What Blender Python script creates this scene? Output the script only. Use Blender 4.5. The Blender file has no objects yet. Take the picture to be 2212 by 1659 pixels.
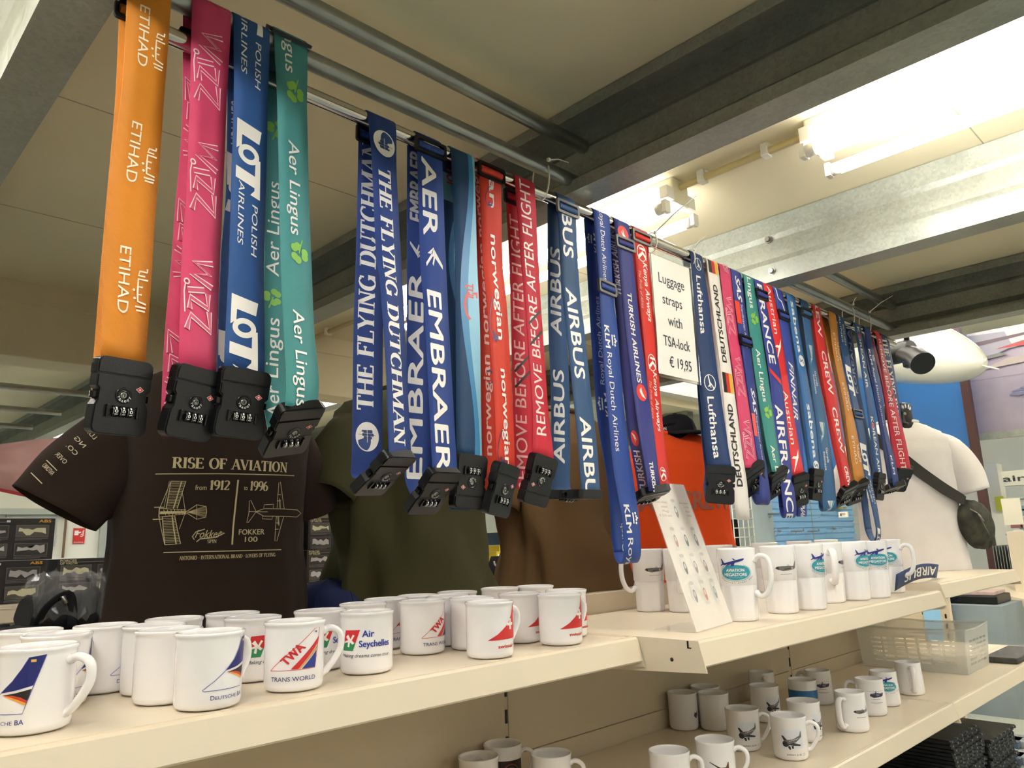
import bpy, bmesh, math, random
from mathutils import Vector, Matrix
random.seed(7)
C = bpy.context.scene.collection
SC = bpy.context.scene
PI = math.pi
# ---------------------------------------------------------------- camera
IW, IH, FPX = 2212, 1659, 1632.0
CAMP = Vector((0, 0, 1.5))
def cam_axes(yaw, pitch, roll):
    cy, sy, cp, sp = math.cos(yaw), math.sin(yaw), math.cos(pitch), math.sin(pitch)
    f = Vector((cy*cp, sy*cp, sp)); r = Vector((sy, -cy, 0)); u = r.cross(f)
    cr, sr = math.cos(roll), math.sin(roll)
    return cr*r + sr*u, -sr*r + cr*u, f
AR, AU, AF = cam_axes(math.radians(45.403), math.radians(11.788), math.radians(-1.898))
cd = bpy.data.cameras.new('camera'); cam = bpy.data.objects.new('camera', cd); C.objects.link(cam)
cd.sensor_width = 36; cd.lens = FPX/IW*36; cd.clip_start = 0.02; cd.clip_end = 100
cam.matrix_world = Matrix(((AR.x, AU.x, -AF.x, CAMP.x), (AR.y, AU.y, -AF.y, CAMP.y), (AR.z, AU.z, -AF.z, CAMP.z), (0, 0, 0, 1)))
SC.camera = cam
# ---------------------------------------------------------------- world, exposure
w = bpy.data.worlds.new('world'); SC.world = w; w.use_nodes = True
w.node_tree.nodes['Background'].inputs[0].default_value = (1, .95, .85, 1)
w.node_tree.nodes['Background'].inputs[1].default_value = 0.03
SC.view_settings.view_transform = 'Standard'; SC.view_settings.look = 'None'
SC.view_settings.exposure = 0.55; SC.view_settings.gamma = 1.0
SC.view_settings.use_curve_mapping = False
SC.cycles.use_denoising = True
SC.cycles.max_bounces = 10; SC.cycles.diffuse_bounces = 6; SC.cycles.adaptive_threshold = 0.02; SC.cycles.transparent_max_bounces = 12
SC.cycles.sample_clamp_indirect = 20.0
TUBE_POWER = 30.0          # strength of the fluorescent tubes
TUBE_COLOR = (0.985, 0.975, 0.985)
# ---------------------------------------------------------------- measured planes (metres)
ZS = 1.313      # top shelves
ZL = 0.995      # lower shelves
YB = 1.291      # back panel of the shelving
YR = 0.88       # hanging rail and tubes
ZRAIL, RRAIL = 2.13, 0.0115
ZTB, RTB = 2.185, 0.014
ZTA = 2.273
ZBEAM, ZCEIL = 2.155, 2.335
YFASC = 2.63

def ray(px, py):
    return AR*((px-IW/2)/FPX) - AU*((py-IH/2)/FPX) + AF
def at(px, py, X=None, Y=None, Z=None):
    v = ray(px, py)
    t = X/v.x if X is not None else Y/v.y if Y is not None else (Z-CAMP.z)/v.z
    return CAMP + v*t
def proj(p):
    d = p - CAMP; k = d.dot(AF)
    return d.dot(AR)/k*FPX + IW/2, -d.dot(AU)/k*FPX + IH/2
def at_dist(px, py, T, L, far=True):
    """point on the ray at distance L from T"""
    v = ray(px, py).normalized(); o = CAMP - T
    b = o.dot(v); c = o.dot(o) - L*L; q = b*b - c
    s = math.sqrt(max(q, 0))
    return CAMP + v*(-b + (s if far else -s))

# ---------------------------------------------------------------- materials
def lin(c):
    if isinstance(c, str):
        c = [int(c[i:i+2], 16)/255 for i in (0, 2, 4)]
        c = [x/12.92 if x <= .04045 else ((x+.055)/1.055)**2.4 for x in c]
    return (c[0], c[1], c[2], 1)
MATS = {}
def mat(name, col, rough=.5, metal=0, bump=0, scale=200, var=0, vscale=6, kind=None, spec=.5, emit=0, trans=0, alpha=1, coat=0):
    if name in MATS: return MATS[name]
    m = bpy.data.materials.new(name); m.use_nodes = True; nt = m.node_tree; N = nt.nodes; L = nt.links
    b = N['Principled BSDF']; c = lin(col)
    b.inputs['Base Color'].default_value = c; b.inputs['Roughness'].default_value = rough
    b.inputs['Metallic'].default_value = metal; b.inputs['Specular IOR Level'].default_value = spec
    b.inputs['Transmission Weight'].default_value = trans; b.inputs['Alpha'].default_value = alpha
    b.inputs['Coat Weight'].default_value = coat
    if emit:
        b.inputs['Emission Color'].default_value = c; b.inputs['Emission Strength'].default_value = emit
    tc = N.new('ShaderNodeTexCoord')
    if var:
        n = N.new('ShaderNodeTexNoise'); n.inputs['Scale'].default_value = vscale; n.inputs['Detail'].default_value = 5
        L.new(tc.outputs['Object'], n.inputs['Vector'])
        r = N.new('ShaderNodeMapRange'); r.inputs[1].default_value = .3; r.inputs[2].default_value = .7
        r.inputs[3].default_value = 1-var; r.inputs[4].default_value = 1+var*.6
        L.new(n.outputs['Fac'], r.inputs[0])
        x = N.new('ShaderNodeVectorMath'); x.operation = 'SCALE'; x.inputs[0].default_value = c[:3]
        L.new(r.outputs[0], x.inputs['Scale']); L.new(x.outputs[0], b.inputs['Base Color'])
        if kind == 'galv':
            v = N.new('ShaderNodeTexVoronoi'); v.inputs['Scale'].default_value = 170
            vr = N.new('ShaderNodeMapRange'); vr.inputs[3].default_value = .86; vr.inputs[4].default_value = 1.16; vx = N.new('ShaderNodeVectorMath'); vx.operation = 'SCALE'
            L.new(v.outputs['Color'], vr.inputs[0]); L.new(x.outputs[0], vx.inputs[0]); L.new(vr.outputs[0], vx.inputs['Scale']); L.new(vx.outputs[0], b.inputs['Base Color'])
            L.new(tc.outputs['Object'], v.inputs['Vector'])
            q = N.new('ShaderNodeMapRange'); q.inputs[3].default_value = rough-.13; q.inputs[4].default_value = rough+.13
            L.new(v.outputs['Color'], q.inputs[0]); L.new(q.outputs[0], b.inputs['Roughness'])
    if bump:
        if kind == 'weave':
            t = N.new('ShaderNodeTexWave'); t.inputs['Scale'].default_value = scale; t.bands_direction = 'DIAGONAL'
            L.new(tc.outputs['Object'], t.inputs['Vector'])
        else:
            t = N.new('ShaderNodeTexNoise'); t.inputs['Scale'].default_value = scale; t.inputs['Detail'].default_value = 4
            L.new(tc.outputs['Object'], t.inputs['Vector'])
        u = N.new('ShaderNodeBump'); u.inputs['Strength'].default_value = bump; u.inputs['Distance'].default_value = .002
        L.new(t.outputs['Fac'], u.inputs['Height']); L.new(u.outputs[0], b.inputs['Normal'])
    MATS[name] = m
    return m
def ink(col, rough=.45):
    return mat('print_'+col, col, rough, var=.04, vscale=30)
def cloth(col):
    return mat('webbing_'+col, col, .55, bump=.25, scale=260, kind='weave', var=.05, vscale=14, spec=.35)
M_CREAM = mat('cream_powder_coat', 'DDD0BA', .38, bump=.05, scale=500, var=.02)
M_CREAMD = mat('shaded_cream_panel', 'CBBEA6', .5, bump=.05, scale=400, var=.02)  # cream darkened in its colour for the shade below the shelves
M_GALV = mat('galvanised_steel', '989C91', .45, .3, var=.16, vscale=9, kind='galv')
M_CHROME = mat('polished_steel', 'C9C4BC', .14, 1, var=.05, vscale=20)
M_TUBE = mat('dull_steel_tube', '9EA099', .33, .9, var=.12, vscale=14)
M_CERAM = mat('white_glazed_ceramic', 'EDEBEC', .12, var=.015, spec=.5, coat=.3)
M_BLACK = mat('black_plastic', '0C0C0E', .38, bump=.15, scale=900, var=.08)
M_BLACKG = mat('glossy_black_plastic', '101012', .18, var=.05)
M_GREYM = mat('grey_metal', '8F8D88', .3, .8, var=.05)
M_WPLAST = mat('white_plastic', 'E8E4D8', .4, var=.03)
M_PAPER = mat('white_paper', 'EFEAE3', .35, var=.02)
M_CEIL = mat('ceiling_panel_white', 'E2D7B4', .65, bump=.04, scale=300, var=.03, vscale=2)
M_CLEAR = mat('clear_plastic', 'F4F6F6', .12, trans=1, spec=.4, var=.01)
def glow(k):
    m = mat('fluorescent_glow_%d' % (k*100), 'FFFFFF', .4, var=.01); p = m.node_tree.nodes['Principled BSDF']
    p.inputs['Emission Color'].default_value = TUBE_COLOR+(1,); p.inputs['Emission Strength'].default_value = TUBE_POWER*k
    return m

# ---------------------------------------------------------------- objects
def tag(o, label=None, cat=None, group=None, kind=None):
    if label: o['label'] = label
    if cat: o['category'] = cat
    if group: o['group'] = group
    if kind: o['kind'] = kind
    return o
def thing(name, label, cat, loc=(0, 0, 0), group=None):
    o = bpy.data.objects.new(name, None); C.objects.link(o); o.location = loc
    o.empty_display_size = .02
    return tag(o, label, cat, group)
def obj(name, bm, mats, parent=None, smooth=False, angle=None):
    me = bpy.data.meshes.new(name)
    bm.normal_update(); bm.to_mesh(me); bm.free()
    if not isinstance(mats, (list, tuple)): mats = [mats]
    for m in mats: me.materials.append(m)
    if smooth: me.polygons.foreach_set('use_smooth', [True]*len(me.polygons))
    if angle: 
        me.polygons.foreach_set('use_smooth', [True]*len(me.polygons)); me.set_sharp_from_angle(angle=math.radians(angle))
    o = bpy.data.objects.new(name, me); C.objects.link(o)
    if parent:
        o.parent = parent
        o.matrix_parent_inverse = Matrix.Translation(-Vector(parent.location))
    return o
def copy_thing(root, loc, rz=None):
    r = root.copy(); C.objects.link(r); r.location = loc
    if rz is not None: r.rotation_euler = (0, 0, rz)
    for ch in root.children:
        c = ch.copy(); C.objects.link(c); c.parent = r
        for g in ch.children:
            d = g.copy(); C.objects.link(d); d.parent = c
    return r

# ---------------------------------------------------------------- shapes
def box(bm, lo, hi, mi=0, bev=0, M=None):
    v = [Vector((x, y, z)) for x in (lo[0], hi[0]) for y in (lo[1], hi[1]) for z in (lo[2], hi[2])]
    if M: v = [M @ p for p in v]
    vs = [bm.verts.new(p) for p in v]
    fs = [bm.faces.new([vs[i] for i in q]) for q in ((0, 1, 3, 2), (4, 6, 7, 5), (0, 4, 5, 1), (2, 3, 7, 6), (0, 2, 6, 4), (1, 5, 7, 3))]
    for f in fs: f.material_index = mi
    if bev:
        es = list({e for f in fs for e in f.edges})
        r = bmesh.ops.bevel(bm, geom=es, offset=bev, segments=2, affect='EDGES', profile=.6)
        for f in r['faces']: f.material_index = mi
    return vs
def loft(bm, rings, mi=0, closed=True, caps=(True, True), smooth=True):
    """rings: lists of points, same count"""
    R = [[bm.verts.new(p) for p in r] for r in rings]
    n = len(R[0])
    for a, b in zip(R, R[1:]):
        for i in range(n if closed else n-1):
            j = (i+1) % n
            f = bm.faces.new((a[i], a[j], b[j], b[i])); f.material_index = mi; f.smooth = smooth
    for k, c in ((0, caps[0]), (-1, caps[1])):
        if c and closed:
            f = bm.faces.new(R[k] if k else R[k][::-1]); f.material_index = mi
    return R
def tube(bm, pts, rad, n=10, mi=0, caps=True, flat=1.0):
    """swept round (or flattened) tube along pts; rad number or list"""
    pts = [Vector(p) for p in pts]; rings = []
    up = None
    for i, p in enumerate(pts):
        t = (pts[min(i+1, len(pts)-1)] - pts[max(i-1, 0)]).normalized()
        if up is None:
            up = Vector((0, 0, 1)) if abs(t.z) < .9 else Vector((1, 0, 0))
        s = t.cross(up).normalized(); up = s.cross(t).normalized()
        r = rad[i] if isinstance(rad, (list, tuple)) else rad
        rings.append([p + s*(math.cos(a)*r) + up*(math.sin(a)*r*flat) for a in (2*PI*k/n for k in range(n))])
    loft(bm, rings, mi, True, (caps, caps))
def lathe(bm, prof, n=40, c=(0, 0, 0), mi=0, axis=None):
    """prof: (r,z) list, open ends closed if r==0"""
    c = Vector(c); rows = []
    for r, z in prof:
        if r < 1e-6: rows.append([bm.verts.new(c+Vector((0, 0, z)))])
        else: rows.append([bm.verts.new(c+Vector((r*math.cos(2*PI*k/n), r*math.sin(2*PI*k/n), z))) for k in range(n)])
    for a, b in zip(rows, rows[1:]):
        for i in range(n):
            j = (i+1) % n
            if len(a) == 1 and len(b) == 1: continue
            if len(a) == 1: f = bm.faces.new((a[0], b[j], b[i]))
            elif len(b) == 1: f = bm.faces.new((a[i], a[j], b[0]))
            else: f = bm.faces.new((a[i], a[j], b[j], b[i]))
            f.smooth = True; f.material_index = mi
def prism(bm, pts, d, mi=0):
    """extrude polygon pts (3D) by vector d"""
    d = Vector(d); a = [bm.verts.new(p) for p in pts]; b = [bm.verts.new(Vector(p)+d) for p in pts]
    n = len(a); fs = [bm.faces.new(a[::-1]), bm.faces.new(b)]
    for i in range(n): fs.append(bm.faces.new((a[i], a[(i+1) % n], b[(i+1) % n], b[i])))
    for f in fs: f.material_index = mi
def B(): return bmesh.new()
def spl(pts, n):
    """Catmull-Rom through pts (tuples), n samples per span"""
    P = [Vector(p) for p in pts]; P = [2*P[0]-P[1]] + P + [2*P[-1]-P[-2]]; out = []
    for i in range(1, len(P)-2):
        for k in range(n):
            t = k/n; a, b, c, d = P[i-1:i+3]
            out.append(.5*((2*b)+(c-a)*t+(2*a-5*b+4*c-d)*t*t+(3*b-a-3*c+d)*t**3))
    out.append(P[-2]); return out

# ---------------------------------------------------------------- flat art (letters, logos) laid onto surfaces
_TX = {}
def text_mesh(s, bold=0.0, font='sans'):
    k = (s, bold, font)
    if k in _TX: return _TX[k]
    if font == 'serif':
        V, F = serif_mesh(s)
    else:
        def raw(t):
            cu = bpy.data.curves.new('t', 'FONT'); cu.body = t; cu.resolution_u = 3; cu.offset = bold
            o = bpy.data.objects.new('t', cu); C.objects.link(o)
            dg = bpy.context.evaluated_depsgraph_get()
            me = bpy.data.meshes.new_from_object(o.evaluated_get(dg))
            V = [(v.co.x, v.co.y) for v in me.vertices]; F = [tuple(p.vertices) for p in me.polygons]
            bpy.data.objects.remove(o); bpy.data.curves.remove(cu); bpy.data.meshes.remove(me)
            return V, F
        if 'cap' not in _TX:
            _TX['cap'] = max(v[1] for v in raw('H')[0])
        V, F = raw(s)
        cap = _TX['cap']
        V = [(x, y/cap) for x, y in V]
    x0 = min(v[0] for v in V); x1 = max(v[0] for v in V)
    V = [((x-x0)/(x1-x0), y) for x, y in V]
    _TX[k] = (V, F)
    return _TX[k]
# serif capitals drawn as strokes: V heavy line, H hair line, A arc (cx,cy,rx,ry,a0,a1) heavy at the sides, s serif (x,y)
def _arc(cx, cy, rx, ry, a0, a1): return [(cx+rx*math.cos(math.radians(a0+(a1-a0)*i/12)), cy+ry*math.sin(math.radians(a0+(a1-a0)*i/12))) for i in range(13)]
SERIF = {
 'A': (.72, [[(.08, 0), (.36, 1)]], [[(.36, 1), (.64, 0)]], [(.2, .35, .53, .35)], [(.08, 0), (.64, 0)]),
 'B': (.62, [], [[(.14, 0), (.14, 1)], _arc(.3, .27, .22, .27, -70, 70), _arc(.28, .76, .2, .24, -70, 70)], [(.14, 0, .36, 0), (.14, .52, .36, .52), (.14, 1, .34, 1)], [(.1, 0), (.1, 1)]),
 'C': (.66, [], [_arc(.36, .5, .28, .5, 50, 310)], [(.56, .1, .56, .3), (.56, .72, .56, .97)], []),
 'D': (.72, [], [[(.14, 0), (.14, 1)], _arc(.32, .5, .3, .5, -75, 75)], [(.14, 0, .36, 0), (.14, 1, .36, 1)], [(.1, 0), (.1, 1)]),
 'E': (.6, [], [[(.14, 0), (.14, 1)]], [(.14, 0, .54, 0), (.14, .52, .42, .52), (.14, 1, .5, 1), (.54, 0, .54, .22), (.5, 1, .5, .8), (.42, .42, .42, .62)], [(.12, 0), (.12, 1)]),
 'F': (.58, [], [[(.14, 0), (.14, 1)]], [(.14, .52, .4, .52), (.14, 1, .52, 1), (.52, 1, .52, .78), (.4, .42, .4, .62)], [(.14, 0), (.12, 1)]),
 'G': (.72, [], [_arc(.36, .5, .28, .5, 50, 330), [(.6, .02), (.6, .42)]], [(.46, .42, .7, .42), (.56, .72, .56, .97)], []),
 'H': (.74, [], [[(.14, 0), (.14, 1)], [(.6, 0), (.6, 1)]], [(.14, .52, .6, .52)], [(.14, 0), (.14, 1), (.6, 0), (.6, 1)]),
 'I': (.32, [], [[(.16, 0), (.16, 1)]], [], [(.16, 0), (.16, 1)]),
 'K': (.7, [[(.16, .4), (.58, 1)]], [[(.14, 0), (.14, 1)], [(.28, .56), (.6, 0)]], [], [(.14, 0), (.14, 1), (.6, 0), (.56, 1)]),
 'L': (.58, [], [[(.14, 0), (.14, 1)]], [(.14, 0, .54, 0), (.54, 0, .54, .25)], [(.14, 1), (.12, 0)]),
 'M': (.88, [[(.12, 0), (.14, 1)], [(.42, .05), (.72, 1)]], [[(.16, 1), (.42, .05)], [(.74, 0), (.74, 1)]], [], [(.1, 0), (.12, 1), (.74, 0), (.76, 1)]),
 'N': (.74, [[(.14, 0), (.14, 1)], [(.6, 0), (.6, 1)]], [[(.14, 1), (.6, 0)]], [], [(.14, 0), (.1, 1), (.6, 1)]),
 'O': (.74, [], [_arc(.37, .5, .29, .5, 0, 360)], [], []),
 'P': (.6, [], [[(.14, 0), (.14, 1)], _arc(.3, .74, .22, .26, -70, 70)], [(.14, .48, .36, .48), (.14, 1, .36, 1)], [(.14, 0), (.1, 1)]),
 'R': (.68, [], [[(.14, 0), (.14, 1)], _arc(.3, .75, .2, .25, -70, 70), [(.34, .5), (.58, 0)]], [(.14, .5, .36, .5), (.14, 1, .34, 1)], [(.14, 0), (.1, 1), (.6, 0)]),
 'S': (.54, [], [_arc(.27, .74, .17, .25, 60, 250)+_arc(.27, .26, .19, .25, 90, -130)], [(.42, .75, .42, .98), (.1, .02, .1, .28)], []),
 'T': (.66, [], [[(.33, 0), (.33, 1)]], [(.06, 1, .6, 1), (.06, 1, .06, .76), (.6, 1, .6, .76)], [(.33, 0)]),
 'U': (.72, [[(.58, 1), (.58, .3)]], [[(.14, 1), (.14, .3)], _arc(.36, .3, .22, .3, 180, 360)], [], [(.14, 1), (.58, 1)]),
 'V': (.7, [[(.36, 0), (.62, 1)]], [[(.08, 1), (.36, 0)]], [], [(.08, 1), (.62, 1)]),
 'W': (.98, [[(.28, 0), (.48, 1)], [(.7, 0), (.9, 1)]], [[(.08, 1), (.28, 0)], [(.48, 1), (.7, 0)]], [], [(.08, 1), (.48, 1), (.9, 1)]),
 'Y': (.68, [[(.34, .45), (.6, 1)]], [[(.08, 1), (.34, .45)], [(.34, .48), (.34, 0)]], [], [(.08, 1), (.6, 1), (.34, 0)]),
 '1': (.36, [], [[(.2, 0), (.2, 1)]], [(.06, .82, .2, 1)], [(.2, 0)]),
 '2': (.54, [], [_arc(.26, .74, .2, .25, 150, -40)+[(.08, .03)]], [(.08, .02, .48, .02), (.48, .02, .48, .2)], []),
 '6': (.56, [], [_arc(.28, .3, .2, .29, 0, 360), _arc(.42, .45, .34, .54, 100, 185)], [], []),
 '9': (.56, [], [_arc(.28, .7, .2, .29, 0, 360), _arc(.14, .55, .34, .54, -80, 5)], [], []),
 '-': (.36, [], [], [(.06, .42, .3, .42)], []),
}
def stroke_quads(pts, w0, w1=None):
    """polyline -> quads; w0 horizontal thickness, w1 vertical thickness"""
    w1 = w0 if w1 is None else w1
    V, F = [], []
    n = len(pts); cl = n > 3 and abs(pts[0][0]-pts[-1][0])+abs(pts[0][1]-pts[-1][1]) < 1e-6
    for i, p in enumerate(pts):
        a = pts[i-1] if i else (pts[-2] if cl else p); b = pts[i+1] if i < n-1 else (pts[1] if cl else p)
        dx, dy = b[0]-a[0], b[1]-a[1]; l = math.hypot(dx, dy) or 1
        nx, ny = -dy/l, dx/l
        V += [(p[0]+nx*w0/2, p[1]+ny*w1/2), (p[0]-nx*w0/2, p[1]-ny*w1/2)]
        if i: k = 2*i; F.append((k-2, k-1, k+1, k))
    return V, F
def serif_mesh(s):
    V, F = [], []; x = 0
    def add(v, f):
        o = len(V); V.extend([(x+p[0], p[1]) for p in v]); F.extend([tuple(i+o for i in q) for q in f])
    for ch in s:
        if ch not in SERIF: x += .34; continue
        adv, hair, heavy, bars, ser = SERIF[ch]
        for h in hair: add(*stroke_quads(h, .075))
        for h in heavy: add(*stroke_quads(h, .19, .075))
        for x0, y0, x1, y1 in bars:
            g = .035; y0, y1 = (min(max(y, g), 1-g) if x0 != x1 else y for y in (y0, y1))
            add(*stroke_quads([(x0, y0), (x1, y1)], .075, .08))
        for a, b in ser:
            b = .03 if b < .5 else .97
            add(*stroke_quads([(a-.13, b), (a+.13, b)], .06))
        x += adv
    return V, F
class Art:
    def __init__(self): self.items = []; self.mats = []
    def mi(self, m):
        if isinstance(m, str): m = ink(m)
        if m not in self.mats: self.mats.append(m)
        return self.mats.index(m)
    def raw(self, V, F, m): self.items.append(([tuple(v) for v in V], F, self.mi(m))); return self
    def poly(self, pts, m): return self.raw(pts, [tuple(range(len(pts)))], m)
    def rect(self, x0, y0, x1, y1, m): return self.poly([(x0, y0), (x1, y0), (x1, y1), (x0, y1)], m)
    def ell(self, cx, cy, rx, ry, m, n=28, a0=0, a1=360):
        e = [(cx+rx*math.cos(math.radians(a0+(a1-a0)*i/n)), cy+ry*math.sin(math.radians(a0+(a1-a0)*i/n))) for i in range(n + (a1-a0 < 360))]
        return self.poly(e, m)
    def ring(self, cx, cy, rx, ry, w, m, a0=0, a1=360, n=32):
        return self.line([(cx+rx*math.cos(math.radians(a0+(a1-a0)*i/n)), cy+ry*math.sin(math.radians(a0+(a1-a0)*i/n))) for i in range(n+1)], w, m)
    def line(self, pts, w, m): V, F = stroke_quads(pts, w); return self.raw(V, F, m)
    def text(self, s, x0, x1, y0, y1, m, bold=0, font='sans', shear=0):
        V, F = text_mesh(s, 0, font); H = abs(y1-y0); d = bold*1.25*H
        sh = [(0, 0)] if not d else [(-d/2, 0), (d/2, 0)] if bold <= .012 else [(-d, 0), (d, 0), (0, d*.7), (0, -d*.7)]
        for a, c in sh: self.raw([(x0+(x1-x0)*u+shear*(y1-y0)*v+a, y0+(y1-y0)*v+c) for u, v in V], F, m)
        return self
    def sub(self, A, f):
        for V, F, k in A.items: self.raw([f(*v) for v in V], F, A.mats[k])
        return self
    def emit(self, bm, fn, base=1, cx=(), cy=(), eps=.0003, step=.00004, flip=False):
        """fn(x,y)->(point, normal)"""
        for li, (V, F, k) in enumerate(self.items):
            t = B(); vs = [t.verts.new((v[0], v[1], 0)) for v in V]
            for f in F:
                try: t.faces.new([vs[i] for i in f])
                except ValueError: pass
            xs = [v[0] for v in V]; ys = [v[1] for v in V]
            for ax, cuts, lo, hi in ((0, cx, min(xs), max(xs)), (1, cy, min(ys), max(ys))):
                for c in cuts:
                    if lo < c < hi:
                        bmesh.ops.bisect_plane(t, geom=t.verts[:]+t.edges[:]+t.faces[:], plane_co=(c, 0, 0) if ax == 0 else (0, c, 0), plane_no=(1, 0, 0) if ax == 0 else (0, 1, 0))
            big = [f for f in t.faces if len(f.verts) > 4]
            if big: bmesh.ops.triangulate(t, faces=big)
            mp = {}
            h = eps + step*li
            for v in t.verts:
                p, n = fn(v.co.x, v.co.y); mp[v] = bm.verts.new(p + n*h)
            for f in t.faces:
                if f.calc_area() < 1e-12: continue
                a, b, c = (f.verts[i].co for i in range(3))
                q = [mp[v] for v in f.verts]
                # keep every face turned the way the surface faces
                pn = (q[1].co-q[0].co).cross(q[2].co-q[0].co)
                nn = fn(f.verts[0].co.x, f.verts[0].co.y)[1]
                if pn.dot(nn) < 0: q = q[::-1]
                try:
                    g = bm.faces.new(q); g.material_index = base+k
                except ValueError: pass
            t.free()
def flat_fn(o, ex, ey):
    o, ex, ey = Vector(o), Vector(ex), Vector(ey); n = ex.cross(ey).normalized()
    return lambda x, y: (o + ex*x + ey*y, n)
# ================================================================ the building
def struct(name, bm, m, **k):
    o = obj(name, bm, m, **k); o['kind'] = 'structure'; return o
b = B(); box(b, (-4, -4, -.05), (14, 14, 0)); 
M_CARPET = mat('blue_grey_carpet', 'A3AEB2', .95, bump=.6, scale=700, var=.12, vscale=40)
struct('floor', b, M_CARPET)
# ceiling panels with fine joints
b = B(); box(b, (-4, -4, ZCEIL), (2.87, YFASC+.1, ZCEIL+.05)); box(b, (-4, YFASC+.1, ZCEIL), (4.6, 9.2, ZCEIL+.05))
struct('ceiling', b, M_CEIL)
ZHI = 3.5
b = B(); box(b, (2.6, -4, ZHI), (14, 14, ZHI+.05)); struct('ceiling_hall', b, M_CEIL)
M_JOINT = mat('panel_joint_strip', 'ADA48A', .8, var=.03)  # thin strips in a darker tone, drawn as the panel joints
b = B()
for y in (1.47, 2.05, 0.35, 4.2, 5.4)[:3]:
    box(b, (-4, y, ZCEIL-.0006), (2.87, y+.0025, ZCEIL+.001))
struct('trim_1', b, M_JOINT)
M_WALL = mat('painted_wall_panel', 'DCDED6', .6, bump=.04, scale=200, var=.03, vscale=3)
M_PALE = mat('pale_painted_wall', 'E2DED2', .6, var=.02)
def wall(name, lo, hi, m=None):
    b = B(); box(b, lo, hi); return struct(name, b, m or M_WALL)
YW, XW = 9.0, 13.0
wall('wall_back', (-4, YW, 0), (14, YW+.1, ZHI)); wall('wall_right', (XW, -4, 0), (XW+.1, 14, ZHI))
wall('wall_left', (-4.1, -4, 0), (-4, 14, ZCEIL)); wall('wall_front', (-4, -2.95, 0), (14, -2.85, ZHI), M_PALE)  # front wall is unseen, set near and pale to bounce light forward
wall('wall_mezzanine', (2.80, -4, ZCEIL+.05), (2.87, YFASC, ZHI), M_PALE)
wall('wall_mezzanine_rear', (2.87, YFASC, ZCEIL+.05), (4.6, YFASC+.1, ZHI), M_PALE)
# down-stand beams (fascias) that run along the hall
def fascia(name, y, z0, d=.14):
    b = B(); box(b, (-4, y, z0), (2.87, y+d, ZCEIL), bev=.004)
    box(b, (-4, y-.006, z0+.17), (2.87, y+.001, ZCEIL))
    struct(name, b, M_CEIL)
fascia('trim_2', YFASC, 2.098)
b = B()
for X in (-1.2, .335, 2.1): lathe(b, [(0, .003), (.006, .003), (.007, 0), (0, 0)], 10, (0, 0, 0))
b.free()

# roof beams: folded galvanised sections, open to +X or -X, in pairs
def beam(x, opens, y0, y1, label, bolts=()):
    """x = outer face of the web; opens = +1 / -1 side of the flanges"""
    t = thing('roof_beam', label, 'beam', (x, (y0+y1)/2, ZBEAM))
    W_, lip, th = .070*opens, .024, .003; rib = .022 if opens < 0 else .007
    z0, z1 = ZBEAM, ZCEIL-.002
    h = z1-z0; c = rib*opens
    # profile of the sheet (x,z), web with a shallow rib
    prof = [(W_, z0+lip), (W_, z0), (0, z0), (0, z0+h*.28), (c*.5, z0+h*.36), (c*.5, z0+h*.64), (0, z0+h*.72), (0, z1), (W_, z1), (W_, z1-lip)]
    outer = [(x+p, z) for p, z in prof]
    b = B()
    n = len(prof)
    off = []
    for i in range(n):
        a = Vector(prof[max(i-1, 0)]); q = Vector(prof[min(i+1, n-1)]); d = (q-a).normalized()
        off.append((x+prof[i][0]-d.y*th*opens*(-1), prof[i][1]+d.x*th*opens*(-1)))
    R = []
    for y in (y0, y1):
        R.append([Vector((p[0], y, p[1])) for p in outer] + [Vector((p[0], y, p[1])) for p in off[::-1]])
    loft(b, R, smooth=False)
    bmesh.ops.recalc_face_normals(b, faces=b.faces[:])
    obj('web', b, M_GALV, t)
    for yb, zb in bolts:
        bb = B()
        M = Matrix.Translation((x, yb, zb)) @ Matrix.Rotation(-PI/2*opens, 4, 'Y')
        bmesh.ops.create_cone(bb, cap_ends=True, segments=6, radius1=.0075, radius2=.007, depth=.008, matrix=M @ Matrix.Translation((0, 0, .006)))
        bmesh.ops.create_cone(bb, cap_ends=True, segments=16, radius1=.010, radius2=.010, depth=.002, matrix=M @ Matrix.Translation((0, 0, .001)))
        obj('bolt', bb, M_GREYM, t)
    return t
PER = 1.683
names = {0: 'bare steel roof beam nearest the camera, crossing above the pink strap', 1: 'galvanised roof beam with open channel facing the camera, ends of tubes in it', 2: 'brightly lit galvanised roof beam with two bolts beside the lamp', 3: 'dark galvanised roof beam above the far end of the rail'}
p1 = at(1660, 518, X=1.845); p2 = at(1668, 586, X=1.845)
beam(.162, 1, -4, YFASC, names[0])
beam(1.108, -1, -4, YFASC, names[1])
beam(1.845, 1, -4, YFASC, names[2], [(p1.y, p1.z), (p2.y, p2.z)])
beam(1.108+PER, -1, -4, YFASC, names[3])
beam(-.575, -1, -4, YFASC, 'roof beam behind the camera over the shelf start')
# second half of the hall behind the fascia
for i in range(-1, 3):
    for op, x in ((1, .162+PER*i), (-1, 1.108+PER*i)):
        beam(x, op, YFASC+.15, YW, 'grey roof beam in the rear hall, bay %s, %s side' % ('ABCDEFG'[i+1], 'near' if op > 0 else 'far'))

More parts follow.
